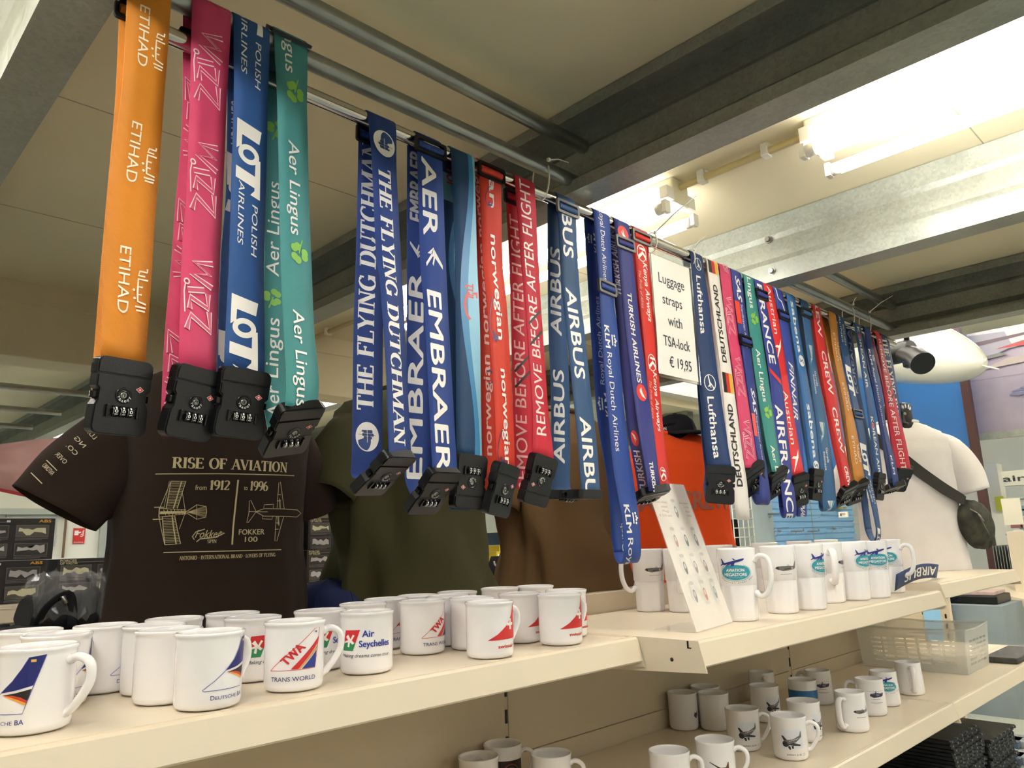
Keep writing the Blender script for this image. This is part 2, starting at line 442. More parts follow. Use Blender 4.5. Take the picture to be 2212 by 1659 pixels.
# tubes spanning between the beams
def bar(name, label, p, q, r, m, cat='tube', hollow=True):
    p, q = Vector(p), Vector(q)
    b = B(); tube(b, [p, p.lerp(q, .5), q], r, 20, caps=True)
    o = obj(name, b, m, smooth=True, angle=50); return tag(o, label, cat)
bar('ceiling_tube', 'upper steel tube near the ceiling ending inside the channel beam', (.2, YR, ZTA), (1.09, YR, ZTA), .0145, M_TUBE)
bar('ceiling_tube', 'lower steel tube carrying the four nearest straps', (.2, YR, ZTB), (1.09, YR, ZTB), RTB, M_TUBE)
bar('ceiling_tube', 'far upper steel tube between the two far beams', (1.9, YR, ZTA), (1.09+PER, YR, ZTA), .0145, M_TUBE)
bar('ceiling_tube', 'far lower steel tube above the far straps', (1.9, YR, ZTB), (1.09+PER, YR, ZTB), RTB, M_TUBE)
for k, (xa, ys) in enumerate((( .2-PER, 'x'),)): pass
for y, l in ((3.6, 'first'), (4.15, 'second'), (4.7, 'third')):
    bar('ceiling_tube', '%s thin steel tube under the rear ceiling' % l, (-.3, y, 2.19), (.98, y, 2.19), .014, M_TUBE)
bar('hanging_rail', 'polished chrome rail carrying the row of luggage straps', (.24, YR, ZRAIL), (2.73, YR, ZRAIL), RRAIL, M_CHROME, 'rail')

# fluorescent battens
M_BATTEN = mat('white_enamel_batten', 'D8D0B4', .4, var=.03)
def fixture(x, y0, y1, label, zc=None, k=1.0):
    zc = zc or ZCEIL
    zt = zc - .085
    t = thing('fluorescent_light', label, 'light', (x, (y0+y1)/2, zc), 'ceiling fluorescent lights')
    del t['group']
    b = B(); box(b, (x-.033, y0-.0, zc-.062), (x+.033, y1, zc), bev=.004)
    for yy in (y0+.12, y0+.3, y0+.55): lathe(b, [(0, -.004), (.004, -.004), (.005, 0)], 10, (x, yy, zc-.062))
    obj('housing', b, M_BATTEN, t)
    for s in (-1, 1):
        b = B(); tube(b, [(x+s*.060, y0+.03, zt), (x+s*.060, y1-.03, zt)], .013, 16)
        obj('lamp_tube', b, glow(k), t, smooth=True, angle=50)
        for yy, d in ((y0, 1), (y1, -1)):
            b = B()
            tube(b, [(x+s*.060, yy+d*.012, zt), (x+s*.060, yy+d*.03, zt)], .0135, 14, 0)
            box(b, (x+s*.060-.011, min(yy, yy+d*.012), zt-.014), (x+s*.060+.011, max(yy, yy+d*.012), zt+.016), bev=.002)
            box(b, (min(x+s*.03, x+s*.06), min(yy, yy+d*.02), zc-.06), (max(x+s*.03, x+s*.06), max(yy, yy+d*.02), zc-.03))
            obj('lamp_holder', b, M_WPLAST, t)
    return t
lb = 0
for bx, bn in ((1.475, 'over the right shelf'), (-.208, 'over the near shelf')):
    for y0, y1, yn, k in ((-.62, .58, 'in front of the rail', .95 if bx > 0 else 1.2), (.9, 2.1, 'behind the rail', .6), (-2.3, -1.1, 'added over the unseen aisle', .6)):  # aisle lamps are unseen, added for more frontal light on the mugs
        fixture(bx, y0, y1, 'twin tube white fluorescent light %s, %s' % (bn, yn), None, k)
for bx, bn in ((-.208, 'first'), (1.475, 'second'), (1.475+PER, 'third')):
    for y0, y1, yn in ((3.3, 4.5, 'near row'), (5.6, 6.8, 'back row')):
        fixture(bx, y0, y1, 'twin tube fluorescent light in the rear hall, %s bay, %s' % (bn, yn))
for bx, bn in ((3.15, 'nearest, added as fill'), (4.1, 'near'), (5.6, 'middle'), (7.4, 'far')):  # nearest row added to brighten the white shirt, far row boosted for the slats
    for y0, y1, yn in ((-1.6, -.4, 'aisle side'), (1.2, 2.4, 'centre'), (4.0, 5.2, 'rear')):
        fixture(bx, y0, y1, 'twin tube fluorescent light high in the tall hall, %s, %s' % (bn, yn), ZHI, 2.6 if bn == 'far' else 1.4)
# conduit between the lamps with clips
M_CONDUIT = mat('yellowed_conduit', 'CDBA84', .45, var=.05)
def conduit(x, y0, y1, label, clips):
    t = thing('conduit', label, 'conduit', (x, y0, ZCEIL))
    b = B(); tube(b, [(x, y0, ZCEIL-.018), (x, y1, ZCEIL-.018)], .0085, 14); obj('pipe', b, M_CONDUIT, t, smooth=True, angle=50)
    for y in clips:
        b = B(); box(b, (x-.012, y-.008, ZCEIL-.03), (x+.012, y+.008, ZCEIL), bev=.002); box(b, (x-.004, y-.011, ZCEIL-.008), (x+.016, y+.011, ZCEIL), bev=.001)
        obj('clip', b, M_WPLAST, t)
yc1 = at(1405, 437, Z=ZCEIL-.018).y; yc2 = at(1558, 372, Z=ZCEIL-.018).y
conduit(1.475, .6, .9, 'yellowed conduit joining the two lamps above the rail', (.68, .84))
conduit(1.475, 2.1, 2.63, 'yellowed conduit between the far lamp and the white fascia', (2.2, 2.5))

# cable ties on the rail
def tie(label, x, top=None, tail=(0, 0, 0), r=.016, zc=None, long=None):
    b = B()
    if long:      # long loop round tube and rail
        pts = []
        zt, zb = ZTB+RTB+.001, ZRAIL-RRAIL-.001
        for k in range(25):
            a = 2*PI*k/24
            zz = (zt+zb)/2 + (zt-zb)/2*math.sin(a)
            pts.append((x+.004*math.sin(a*1)+(.006 if math.cos(a) < 0 else -.004), YR+.0165*math.cos(a) if abs(math.sin(a)) < .98 else YR+.006*math.cos(a), zz))
        tube(b, pts, .0016, 6, flat=1.0)
        hp = Vector((x+.006, YR-.017, zt-.006))
    else:
        pts = [(x+.003*math.cos(2*PI*k/20), YR+r*math.cos(2*PI*k/20), (zc or ZRAIL)+r*1.25*math.sin(2*PI*k/20)-.006) for k in range(21)]
        tube(b, pts, .0016, 6)
        hp = Vector((x, YR-r*.75, (zc or ZRAIL)+r*.75))
    box(b, hp-Vector((.003, .003, .003)), hp+Vector((.003, .003, .003)), bev=.0006)
    e = hp+Vector(tail); m = hp.lerp(e, .5)+Vector((0, 0, .004))
    tube(b, [hp, m, e], [.0016, .0013, .0007], 6)
    return tag(obj('cable_tie', b, M_WPLAST, smooth=True), label, 'cable tie')
tie('white cable tie looped round tube and rail beside the red strap', at(1170, 440, Y=YR).x, long=True, tail=(.045, -.01, .006))
tie('white cable tie with long tail at the near corner of the price sign', at(1405, 515, Y=YR).x, tail=(.03, -.09, .062), r=.018)
tie('white cable tie with short tail at the far corner of the price sign', at(1488, 560, Y=YR).x, tail=(.016, -.03, .03), r=.018)
tie('white cable tie with crossed tail at the far end of the rail', at(1868, 695, Y=YR).x, tail=(.05, -.06, .05), long=True)
tie('white cable tie hanging loose before the last straps', at(1832, 680, Y=YR).x, tail=(.004, -.01, .02), long=True)

# ================================================================ shelving
def shelf(label, x0, x1, yf, z, th=.03, lipz=.045, ends=True, group=None):
    """pressed steel shelf with ticket rail along its front"""
    t = thing('shelf', label, 'shelf', ((x0+x1)/2, (yf+YB)/2, z))
    b = B(); box(b, (x0+.003, yf+.0165, z-th), (x1-.003, YB-.004, z), bev=.0012)
    obj('shelf_board', b, M_CREAM, t)
    # ticket rail: sloping face with rolled top edge
    b = B(); d = .004
    pr = [(yf+.012, z+.0005), (yf+.004, z+.0015), (yf+.001, z-.002), (yf-.009, z-.040), (yf-.006, z-.043), (yf+.012, z-.038)]
    loft(b, [[Vector((x, p[0], p[1])) for p in pr] for x in (x0+.002, x1-.002)], smooth=False)
    pr = [(yf+.0125, z+.0025), (yf+.0085, z+.0025), (yf+.0085, z), (yf+.0125, z)]
    loft(b, [[Vector((x, p[0], p[1])) for p in pr] for x in (x0+.002, x1-.002)], smooth=False)
    bmesh.ops.recalc_face_normals(b, faces=b.faces[:])
    obj('ticket_rail', b, M_CREAM, t)
    for x, s in ((x0, 1), (x1, -1)):
        b = B(); e = .0025*s
        P = [(yf-.012, z-.052), (yf+.002, z+.002), (yf+.10, z+.002), (YB-.01, z+.002), (YB-.01, z-.075), (yf+.14, z-.060)]
        prism(b, [(x, p[0], p[1]) for p in P], (e, 0, 0))
        box(b, (min(x+e*.9, x+e*3.2), yf+.03, z-.020), (max(x+e*.9, x+e*3.2), YB-.03, z+.0012))
        bmesh.ops.recalc_face_normals(b, faces=b.faces[:])
        obj('bracket', b, M_CREAM, t)
    return t
XJ1, XJ2 = 1.222, 2.555
YT, YTR, YLW = .919, .787, .797
shelf('long cream top shelf holding the short white mugs', XJ1-1.333, XJ1, YT, ZS)
r = shelf('deeper cream top shelf holding the tall white mugs', XJ1+.002, XJ2, YTR, ZS)
b = B(); lathe(b, [(0, 0), (.0035, 0), (.0035, .0005), (0, .0005)], 12)
for v in b.verts: v.co = Matrix.Translation((XJ1+.0015, YTR+.06, ZS-.034)) @ Matrix.Rotation(-PI/2, 4, 'Y') @ v.co
box(b, (XJ1+.0008, YTR+.022, ZS-.012), (XJ1+.0022, YTR+.025, ZS+.001)); box(b, (XJ1+.0008, YTR+.017, ZS-.012), (XJ1+.0022, YTR+.025, ZS-.010))
obj('bracket_slot', b, M_BLACK, r)
shelf('cream lower shelf under the near top shelf', XJ1-1.333, XJ1, YLW, ZL)
shelf('cream lower shelf crowded with picture mugs', XJ1+.002, XJ2, YLW, ZL)
shelf('cream lower shelf carrying the clear plastic basket', XJ2+.002, XJ2+1.333, YLW, ZL)
# back panels and uprights of the gondola
t = thing('shelving_unit', 'cream steel shelving frame with slotted uprights and back panels', 'shelving', (1.2, YB, 0))
for x0, x1 in ((XJ1-1.333, XJ1), (XJ1, XJ2), (XJ2, XJ2+1.333)):
    for z0, z1 in ((.08, .45), (.452, ZL+.046), (ZL+.048, ZS-.03), (ZS-.028, 1.363)):
        if x0 > 2 and z1 > 1.2: z1 = 1.25
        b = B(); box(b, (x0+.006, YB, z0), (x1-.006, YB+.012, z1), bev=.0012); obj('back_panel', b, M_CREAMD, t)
for x in (XJ1-1.333, XJ1, XJ2, XJ2+1.333):
    b = B(); box(b, (x-.015, YB+.002, 0), (x+.015, YB+.06, 1.363 if x < 2.6 else 1.25))
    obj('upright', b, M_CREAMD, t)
    b = B()
    for k in range(22):
        z = .12+k*.055
        if z < 1.28: box(b, (x-.0025, YB-.0008, z), (x+.0025, YB+.003, z+.028))
    obj('slots', b, M_BLACK, t)
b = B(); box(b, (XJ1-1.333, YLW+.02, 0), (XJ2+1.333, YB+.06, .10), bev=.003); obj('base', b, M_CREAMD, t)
# ================================================================ luggage straps
SW = .05
def az_of(px, py):
    v = ray(px, py); return math.atan2(v.y, v.x)
def solve_row(y, xl, xr, X0, ylo, yhi):
    """3D centre and width direction of a 5 cm band seen between xl and xr"""
    xc = (xl+xr)/2; v = ray(xc, y); k = v.x/v.y
    Y = min(max(X0/k, ylo), yhi)
    c = at(xc, y, Y=Y)
    a = math.atan2(v.y, v.x); d = math.hypot(c.x, c.y)
    ang = abs(az_of(xl, y)-az_of(xr, y))
    s = min(1, ang*d/SW); th = 0
    if abs(s-math.sin(a)) > .06: th = a-math.asin(s)
    th = max(-.9, min(.45, th))
    return c, Vector((math.cos(th), math.sin(th), 0))
class Strip:
    """a flat band: rows of (centre, width direction), s measured down from the rail"""
    def __init__(self, rows, top=0):
        self.r = rows; self.s = [0.0]
        for a, b in zip(rows, rows[1:]): self.s.append(self.s[-1]+(b[0]-a[0]).length)
        o = self.s[top]; self.s = [x-o for x in self.s]
        n = len(rows); self.n = []
        for i in range(n):
            t = rows[min(i+1, n-1)][0]-rows[max(i-1, 0)][0]
            self.n.append(t.cross(rows[i][1]).normalized())
    def __call__(self, x, s):
        i = 0; S = self.s; n = len(S)
        while i < n-2 and S[i+1] < s: i += 1
        t = (s-S[i])/max(S[i+1]-S[i], 1e-9)
        c = self.r[i][0].lerp(self.r[i+1][0], t); w_ = self.r[i][1].lerp(self.r[i+1][1], t).normalized()
        nn = self.n[i].lerp(self.n[i+1], min(max(t, 0), 1)).normalized()
        return c+w_*x, nn
    def frame(self, s):
        c, n = self(0, s); c2, _ = self(0, s+.004); t = (c2-c).normalized()
        w_ = (self(.01, s)[0]-c).normalized(); return c, w_, t, t.cross(w_).normalized()
    def at_y(self, y):
        lo, hi = self.s[0], self.s[-1]; best = None
        for k in range(401):
            s = -.03+(hi+.03)*k/400; p = self(0, s)[0]; e = abs(proj(p)[1]-y)
            if best is None or e < best[0]: best = (e, s)
        return best[1]
    def sheet(self, bm, th=.0012, mi=0):
        F, Bk = [], []
        for (c, w_), n in zip(self.r, self.n):
            F.append([bm.verts.new(c+w_*(SW*u)+n*th/2) for u in (-.5, -.17, .17, .5)])
            Bk.append([bm.verts.new(c+w_*(SW*u)-n*th/2) for u in (-.5, -.17, .17, .5)])
        for i in range(len(F)-1):
            for k in range(3):
                a = bm.faces.new((F[i][k], F[i+1][k], F[i+1][k+1], F[i][k+1])); b = bm.faces.new((Bk[i][k+1], Bk[i+1][k+1], Bk[i+1][k], Bk[i][k]))
                for f in (a, b): f.smooth = True; f.material_index = mi
            for k, q in ((0, 1), (3, 0)):
                v = (F[i][k], Bk[i][k], Bk[i+1][k], F[i+1][k]); f = bm.faces.new(v if q else v[::-1]); f.material_index = mi
        for i in (0, -1):
            for k in range(3):
                v = (F[i][k], F[i][k+1], Bk[i][k+1], Bk[i][k]); f = bm.faces.new(v if i == 0 else v[::-1]); f.material_index = mi
def densify(rows, n=5):
    cs = spl([r[0] for r in rows], n); out = []
    for i, c in enumerate(cs):
        k = min(i//n, len(rows)-2); t = (i-k*n)/n
        a, b = rows[k][1], rows[k+1][1]
        out.append((c, a.lerp(b, t*t*(3-2*t)).normalized()))
    return out

# ---- lock, slider: built once, placed many times (x across, y along, z towards the viewer; y grows down)
def lock_meshes():
    P = {}
    def outline(a, b, top, bot):
        h = .0305; r = .008; pts = []
        def cor(cx, cy, a0): return [(cx+r*math.cos(math.radians(a0+i*22.5)), cy+r*math.sin(math.radians(a0+i*22.5))) for i in range(5)]
        L_ = []
        if top: L_ += cor(h-r, a+r, -90)
        else: L_ += [(h-.004, a), (h-.001, a+.006)]
        if bot: L_ += cor(h-r, b-r, 0)
        else: L_ += [(h-.001, b-.006), (h-.004, b)]
        return L_ + [(-x, y) for x, y in L_[::-1]]
    b = B()
    for a, c, tp, bt in ((0, .0185, 1, 0), (.0188, .036, 0, 0), (.046, .082, 0, 1)):
        t = B(); o = outline(a, c, tp, bt)
        if (a, c) == (.0188, .036): o = [(x*.985, y) for x, y in [(.0305, a), (.0305, c-.004), (.0265, c), (-.0265, c), (-.0305, c-.004), (-.0305, a)]]
        elif tp: o = outline(a, c, 1, 0)[:5]+[(.0305, c), (-.0305, c)]+[(-x, y) for x, y in outline(a, c, 1, 0)[:5][::-1]]
        prism(t, [(x, y, -.008) for x, y in o], (0, 0, .016))
        bmesh.ops.recalc_face_normals(t, faces=t.faces[:])
        bmesh.ops.bevel(t, geom=[e for e in t.edges if abs(e.verts[0].co.z-e.verts[1].co.z) < 1e-6], offset=.0016, segments=2, affect='EDGES')
        me = bpy.data.meshes.new('x'); t.to_mesh(me); t.free(); b.from_mesh(me); bpy.data.meshes.remove(me)
    box(b, (-.0255, .034, -.0072), (.0255, .048, .0076))
    for s in (-1, 1):
        for k in range(7): box(b, (s*.0298-.0012, .004+k*.002, -.005), (s*.0298+.0012, .005+k*.002, .005))
    P['casing'] = (b, [M_BLACK], None)
    for s in (-1, 1): b = B(); box(b, (s*.0275-.003, .037, -.004), (s*.0275+.003, .045, .004), bev=.0012); P['release_tab' if s < 0 else 'release_tab ']  = (b, [M_BLACKG], None)
    b = B(); z = .0082
    lathe(b, [(.0088, 0), (.0088, .0006), (.0076, .0009), (.0072, .0004), (.0035, .0004), (.0033, .0012), (.0022, .0012), (.0018, .0004), (0, .0004)], 24, (0, .0395, z-.0004), 0)
    for f in b.faces:
        c = f.calc_center_median(); 
        if math.hypot(c.x, c.y-.0395) < .0034: f.material_index = 1
    A = Art()
    for i, ch in enumerate('TSA007'):
        a = math.radians(205-i*46+0); rr = .0068
        ca = math.radians(-200+i*44); 
        T = Art(); T.text(ch, -.0011, .0011, -.0010, .0014, 'D9D6CF', bold=.02)
        px_, py_ = rr*math.cos(math.radians(160-i*28-0)), rr*math.sin(math.radians(160-i*28))
        th = math.radians(160-i*28)
        # letters follow the lower rim, readable from below
        A.sub(T, lambda x, y, th=th: ((rr-.0002-y)*math.cos(th)+x*math.sin(th)*1.0, .0395+(rr-.0002-y)*math.sin(th)-x*math.cos(th)))
    A.rect(-.0006, .0375, .0006, .0415, '151515')
    A.emit(b, lambda x, y: (Vector((x, y, z+.0010)), Vector((0, 0, 1))), base=2, eps=.0002)
    P['key_dial'] = (b, [M_BLACKG, M_GREYM]+A.mats, None)
    b = B(); box(b, (-.0155, .0535, z-.003), (.0155, .0605, z+.0004), bev=.0005)
    for s in (-1, 1): box(b, (s*.0165-.0012, .0505, z-.002), (s*.0165+.0012, .0635, z+.0026), bev=.0006)
    A = Art()
    for k, d in enumerate('000'):
        x = (k-1)*.0078
        tube(b, [(x-.0031, .057, z-.002), (x+.0031, .057, z-.002)], .0062, 16, 0)
        A.text(d, x-.0017, x+.0017, .0586, .0554, 'EFECE6', bold=.03)
        A.text('1', x-.0008, x+.0008, .0545, .0525, 'EFECE6', bold=.03)
        A.rect(x-.0018, .0598, x+.0018, .0606, 'EFECE6')
        A.rect(x-.0036, .0535, x-.0032, .0605, 'B9B6AE')
    A.emit(b, lambda x, y: (Vector((x, y, z-.002+math.sqrt(max(.0063**2-(y-.057)**2, 1e-9)))), Vector((0, 0, 1))), base=1, cy=[.0535, .055, .056, .057, .058, .059, .060])
    P['number_wheels'] = (b, [M_BLACKG]+A.mats, None)
    b = B(); A = Art(); c = (.017, .0315)
    A.poly([(c[0]-.0046, c[1]), (c[0], c[1]-.0034), (c[0]+.0046, c[1]), (c[0], c[1]+.0034)], 'E9E2DA')
    A.poly([(c[0]-.0040, c[1]), (c[0], c[1]-.0029), (c[0]+.0040, c[1]), (c[0], c[1]+.0029)], 'C8262B')
    A.rect(c[0]-.0013, c[1]-.0004, c[0]+.0013, c[1]+.0004, 'F1ECE6'); A.rect(c[0]-.0004, c[1]-.0013, c[0]+.0004, c[1]+.0013, 'F1ECE6')
    A.emit(b, lambda x, y: (Vector((x, y, z)), Vector((0, 0, 1))), base=0)
    P['emblem'] = (b, A.mats, 'red and white diamond emblem')
    out = {}
    for k, (bm, ms, lb) in P.items():
        o = obj(k, bm, ms); out[k] = (o.data, lb); bpy.data.objects.remove(o)
    return out
LOCK = lock_meshes()
def slider_mesh(m):
    b = B(); o_, i_ = (.031, .0135), (.0262, .0088)
    R = []
    for (hx, hy), z in ((o_, -.0025), (o_, .0025), (i_, .0025), (i_, -.0025)):
        r = .004; L_ = []
        for cx, cy, a0 in ((hx-r, hy-r, 0), (-hx+r, hy-r, 90), (-hx+r, -hy+r, 180), (hx-r, -hy+r, 270)):
            L_ += [Vector((cx+r*math.cos(math.radians(a0+30*i)), cy+r*math.sin(math.radians(a0+30*i)), z)) for i in range(4)]
        R.append(L_)
    R.append(R[0]); loft(b, R, caps=(False, False), smooth=False)
    bmesh.ops.remove_doubles(b, verts=b.verts[:], dist=1e-6); bmesh.ops.recalc_face_normals(b, faces=b.faces[:])
    o = obj('slider', b, m); d = o.data; bpy.data.objects.remove(o); return d
SLIDE = {'k': slider_mesh(M_BLACK), 'g': slider_mesh(mat('grey_edged_plastic', '6F6C68', .4, var=.05))}
def place(name, data, parent, c, x, y, z, label=None):
    o = bpy.data.objects.new(name, data); C.objects.link(o); o.parent = parent
    Mx = Matrix(((x.x, y.x, z.x, c.x), (x.y, y.y, z.y, c.y), (x.z, y.z, z.z, c.z), (0, 0, 0, 1)))
    o.matrix_parent_inverse = Matrix.Translation(-Vector(parent.location)); o.matrix_basis = Mx
    if label: o['label'] = label
    return o
def add_lock(root, T, wd, Bp, flip=False):
    y = (Bp-T).normalized(); x = (wd-y*wd.dot(y)).normalized(); z = y.cross(x)
    # viewer side
    if flip: c = T+y*.082; x, y = -x, -y
    else: c = T
    x = -x if False else x
    ca = place('lock', LOCK['casing'][0], root, c-z*0, x, y, z if not flip else z)
    for k in ('release_tab', 'release_tab ', 'key_dial', 'number_wheels', 'emblem'):
        o = bpy.data.objects.new(k.strip(), LOCK[k][0]); C.objects.link(o); o.parent = ca
        if LOCK[k][1]: o['label'] = LOCK[k][1]
    return ca

def strap(label, col, F, Bl, art=None, lock=None, flip=False, slide=None, tubeb=False, loop=False, ymin=.79, backart=None, group='luggage straps on the rail', slm='k', backcol=None):
    zr, rr = (ZTB, RTB) if tubeb else (ZRAIL, RRAIL)
    rr += .001
    y0, xl, xr = F[0]
    X0 = at((xl+xr)/2, y0, Y=YR-rr).x
    ex = Vector((1, 0, 0))
    rows = [(Vector((X0, YR-rr*math.cos(a), zr+rr*math.sin(a))), ex) for a in (PI, 2.6, 2.1, PI/2, 1.05, .5)]
    na = len(rows)
    fr = [(Vector((X0, YR-rr, zr)), ex)]
    for r in F[1:]: fr.append(solve_row(*r, X0, ymin, YR-rr))
    fr = densify(fr)
    front = Strip(rows+fr, na)
    root = thing('luggage_strap', label, 'strap', (X0, YR, zr+rr))
    # back band
    y0, bx = Bl[0]
    Xb = at(bx, y0, Y=YR+rr).x+SW/2
    bk = [(Vector((X0, YR+rr, zr)), ex)]
    for y, bx in Bl[1:]:
        v = ray(bx, y); k = v.x/v.y; Y = min(max((X0-SW/2)/k, YR+rr), .965)
        p = at(bx, y, Y=Y); bk.append((p+ex*SW/2, ex))
    T, wd = fr[-1]
    if lock:
        Bp = at_dist(lock[0], lock[1], T, .082)
        add_lock(root, T+Vector((0, -.003, .004)), wd, Bp+Vector((0, -.003, 0)), flip)
        ld = (Bp-T).normalized(); bk.append((Bp-ld*.030+Vector((0, .007, 0)), wd)); bk.append((Bp-ld*.014+Vector((0, .004, 0)), wd))
    backrows = densify(bk)
    if loop:
        a, b_ = fr[-1][0], backrows[-1][0]; m = (a+b_)/2; h = (a-b_)/2
        lp = []
        for k in range(1, 12):
            t = PI*k/12
            lp.append((m+h*math.cos(t)+Vector((0, 0, -1))*math.sin(t)*max(.012, h.length*.9), fr[-1][1].lerp(backrows[-1][1], k/12).normalized()))
        fr2 = fr+lp
        front = Strip(rows+fr2, na)
        backrows = backrows+[(lp[-1][0], backrows[-1][1])]
    back = Strip(backrows, 0)
    b = B(); mats = [cloth(col)]
    front.sheet(b); back.sheet(b)
    for strip, fn in ((front, art), (back, backart)):
        if not fn: continue
        A = Art(); fn(Face(strip, A))
        base = len(mats); mats += A.mats
        A.emit(b, strip, base=base, cy=strip.s[::1], eps=.0009)
    obj('webbing', b, mats, root)
    for sl in (slide or []):
        st = front if sl[0] == 'f' else back
        s = st.at_y(sl[1]); c, w_, t, n = st.frame(s)
        sd = place('slider', SLIDE[slm], root, c+n*.003, w_, t, n)
        bb = B(); tube(bb, [(-.0245, 0, 0), (.0245, 0, 0)], .0055, 12, flat=.7)
        o = obj('strap_fold', bb, cloth(col), smooth=True, angle=50); o.parent = sd
    return root, front, back
class Face:
    """draws on a strap in picture rows: y0..y1, b0..b1 across (0 near edge, 1 far edge)"""
    def __init__(self, st, A): self.st, self.A = st, A
    def put(self, y0, y1, b0, b1, fn, up=False):
        s0, s1 = self.st.at_y(y0), self.st.at_y(y1)
        L, H = abs(s1-s0), abs(b1-b0)*SW
        A = Art(); fn(A, L, H)
        x0, x1 = (min(b0, b1)-.5)*SW, (max(b0, b1)-.5)*SW
        if up: self.A.sub(A, lambda x, y: (x1-y, max(s0, s1)-x))
        else: self.A.sub(A, lambda x, y: (x0+y, min(s0, s1)+x))
    def text(self, t, y0, y1, b0, b1, m, up=False, **k):
        self.put(y0, y1, b0, b1, lambda A, L, H: A.text(t, 0, L, 0, H, m, **k), up)
WH = 'F0EBE4'
# ---- logos in a box L long, H high
def lg_arabic(A, L, H):
    c = 'F3E3C8'; w_ = H*.16
    A.line([(L*.0, H*.1), (0, H*.95)], w_, c) if False else None
    A.line([(.02*L, H*.9), (.1*L, H*.9), (.1*L, H*.3), (.2*L, H*.2), (.2*L, H*.75)], w_, c)
    A.line([(.28*L, H*1.0), (.28*L, H*.2), (.45*L, H*.2), (.45*L, H*.6)], w_, c)
    A.line([(.45*L, H*.2), (.62*L, H*.2), (.62*L, H*.55)], w_, c)
    A.ell(.54*L, -.12*H, H*.12, H*.12, c, 8); A.ell(.72*L, -.02*H, H*.12, H*.12, c, 8)
    A.line([(.62*L, H*.2), (.78*L, H*.25), (.82*L, H*.95)], w_, c)
    A.line([(.9*L, H*.05), (.9*L, H*.95)], w_, c); A.line([(.98*L, H*.15), (.98*L, H*.9)], w_, c)
def lg_wizz(A, L, H):
    # outlined letters: a broad pale stroke with a narrower one in the strap colour on top
    q = lambda pts: [(x*L, y*H) for x, y in pts]
    sh = ([(.02, .92), (.07, .30), (.19, .82), (.24, .22), (.36, .92)], [(.42, .66), (.47, .10)], [(.46, .78), (.66, .80), (.56, .20), (.72, .18)], [(.70, .84), (.97, .90), (.80, .22), (1.0, .10)])
    for w_, c in ((H*.20, 'F2D9DC'), (H*.12, 'D2446C')):
        for s_ in sh: A.line(q(s_), w_, c)
    A.line(q([(.38, .02), (.50, -.02), (.78, .02)]), H*.04, 'F2D9DC'); A.ring(.36*L, .06*H, H*.08, H*.08, H*.045, 'F2D9DC', n=14)
def lg_lot(A, L, H):
    P = lambda pts: A.poly([(x*L, y*H) for x, y in pts], WH)
    P([(.04, 1.0), (.23, .92), (.17, .0), (-.02, .0)]); P([(.10, .0), (.40, .0), (.34, .2), (.10, .22)])
    A.ring(.43*L, .5*H, L*.10, H*.33, H*.19, WH, n=30)
    P([(.46, .78), (.97, .76), (1.0, 1.0), (.46, .98)]); P([(.64, .0), (.80, .0), (.86, .8), (.70, .8)]); P([(.88, .80), (.97, .60), (1.0, 1.0)])
def lg_clover(A, L, H):
    c = '86BE4B'
    for a in (90, 210, 330):
        x, y = L*(.62+.24*math.cos(math.radians(a))), H*(.5+.3*math.sin(math.radians(a)))
        for d in (-24, 24):
            A.ell(x+L*.1*math.cos(math.radians(a+d*3)), y+H*.12*math.sin(math.radians(a+d*3)), L*.17, H*.2, c, 14)
    A.line([(.62*L, .5*H), (.3*L, .6*H), (0, .72*H)], H*.07, c)
def lg_ship(A, L, H):
    A.ell(L/2, H/2, L/2, H/2, WH, 36); A.ell(L*.36, H*.62, L*.36, H*.28, '2A4784', 20, 90, 300)
    A.ring(L/2, H/2, L*.49, H*.49, L*.04, WH)
    for x, h in ((.42, .2), (.52, .28), (.62, .22)):
        A.rect(x*L, H*(.5-h), x*L+L*.09, H*(.5+h*.8), '20386E')
    A.poly([(.34*L, .22*H), (.74*L, .3*H), (.72*L, .74*H), (.66*L, .76*H), (.64*L, .3*H)], '20386E')
    A.line([(.3*L, .5*H), (.8*L, .52*H)], L*.02, WH); A.line([(.56*L, .15*H), (.56*L, .9*H)], L*.012, '20386E')
def lg_embarrow(A, L, H):
    P = lambda p: A.poly([(x*L, y*H) for x, y in p], WH)
    P([(.0, .5), (.36, .12), (.36, .34)]) ; P([(0, .5), (.5, .56), (.42, .38)])
    P([(.1, .52), (.75, 1.0), (.95, 1.0), (.5, .56)]); P([(.34, .5), (1.0, .02), (.84, .0), (.36, .34)])
    P([(.5, .56), (.9, .44), (.8, .38), (.44, .48)])
def lg_tuismile(A, L, H):
    c = 'D8402F'
    A.ring(.45*L, .62*H, L*.42, H*.55, H*.16, c, 200, 340, 18)
    A.rect(.0, .62*H, .07*L, .98*H, c); A.rect(-.02*L, .88*H, .16*L, 1.0*H, c)
    A.ell(-.1*L, .15*H, L*.05, L*.05, c, 12)
def lg_norplane(A, L, H):
    c = '2B2F6B'
    A.line([(L*(.02+.9*math.sin(t*PI/2)), H*(.55-.5*math.sin(t*PI))) for t in (0, .15, .3, .45, .6, .75, .9, 1)], H*.07, c)
    A.line([(.0, .75*H), (.02*L, .55*H)], H*.06, c)
    A.poly([(.78*L, .35*H), (1.0*L, .62*H), (.96*L, .7*H), (.72*L, .48*H)], c); A.poly([(.80*L, .85*H), (.9*L, .3*H), (.96*L, .3*H), (.9*L, .85*H)], c)
def lg_crown(A, L, H):
    for x in (.15, .38, .62, .85): A.ell(x*L, H*(.75-.35*(x-.5)**2*2), L*.1, L*.1, WH, 10)
    A.ell(.5*L, H*.95, L*.07, L*.07, WH, 8); A.rect(.1*L, .05*H, .9*L, .3*H, WH); A.rect(.46*L, .75*H, .54*L, 1.1*H, WH)
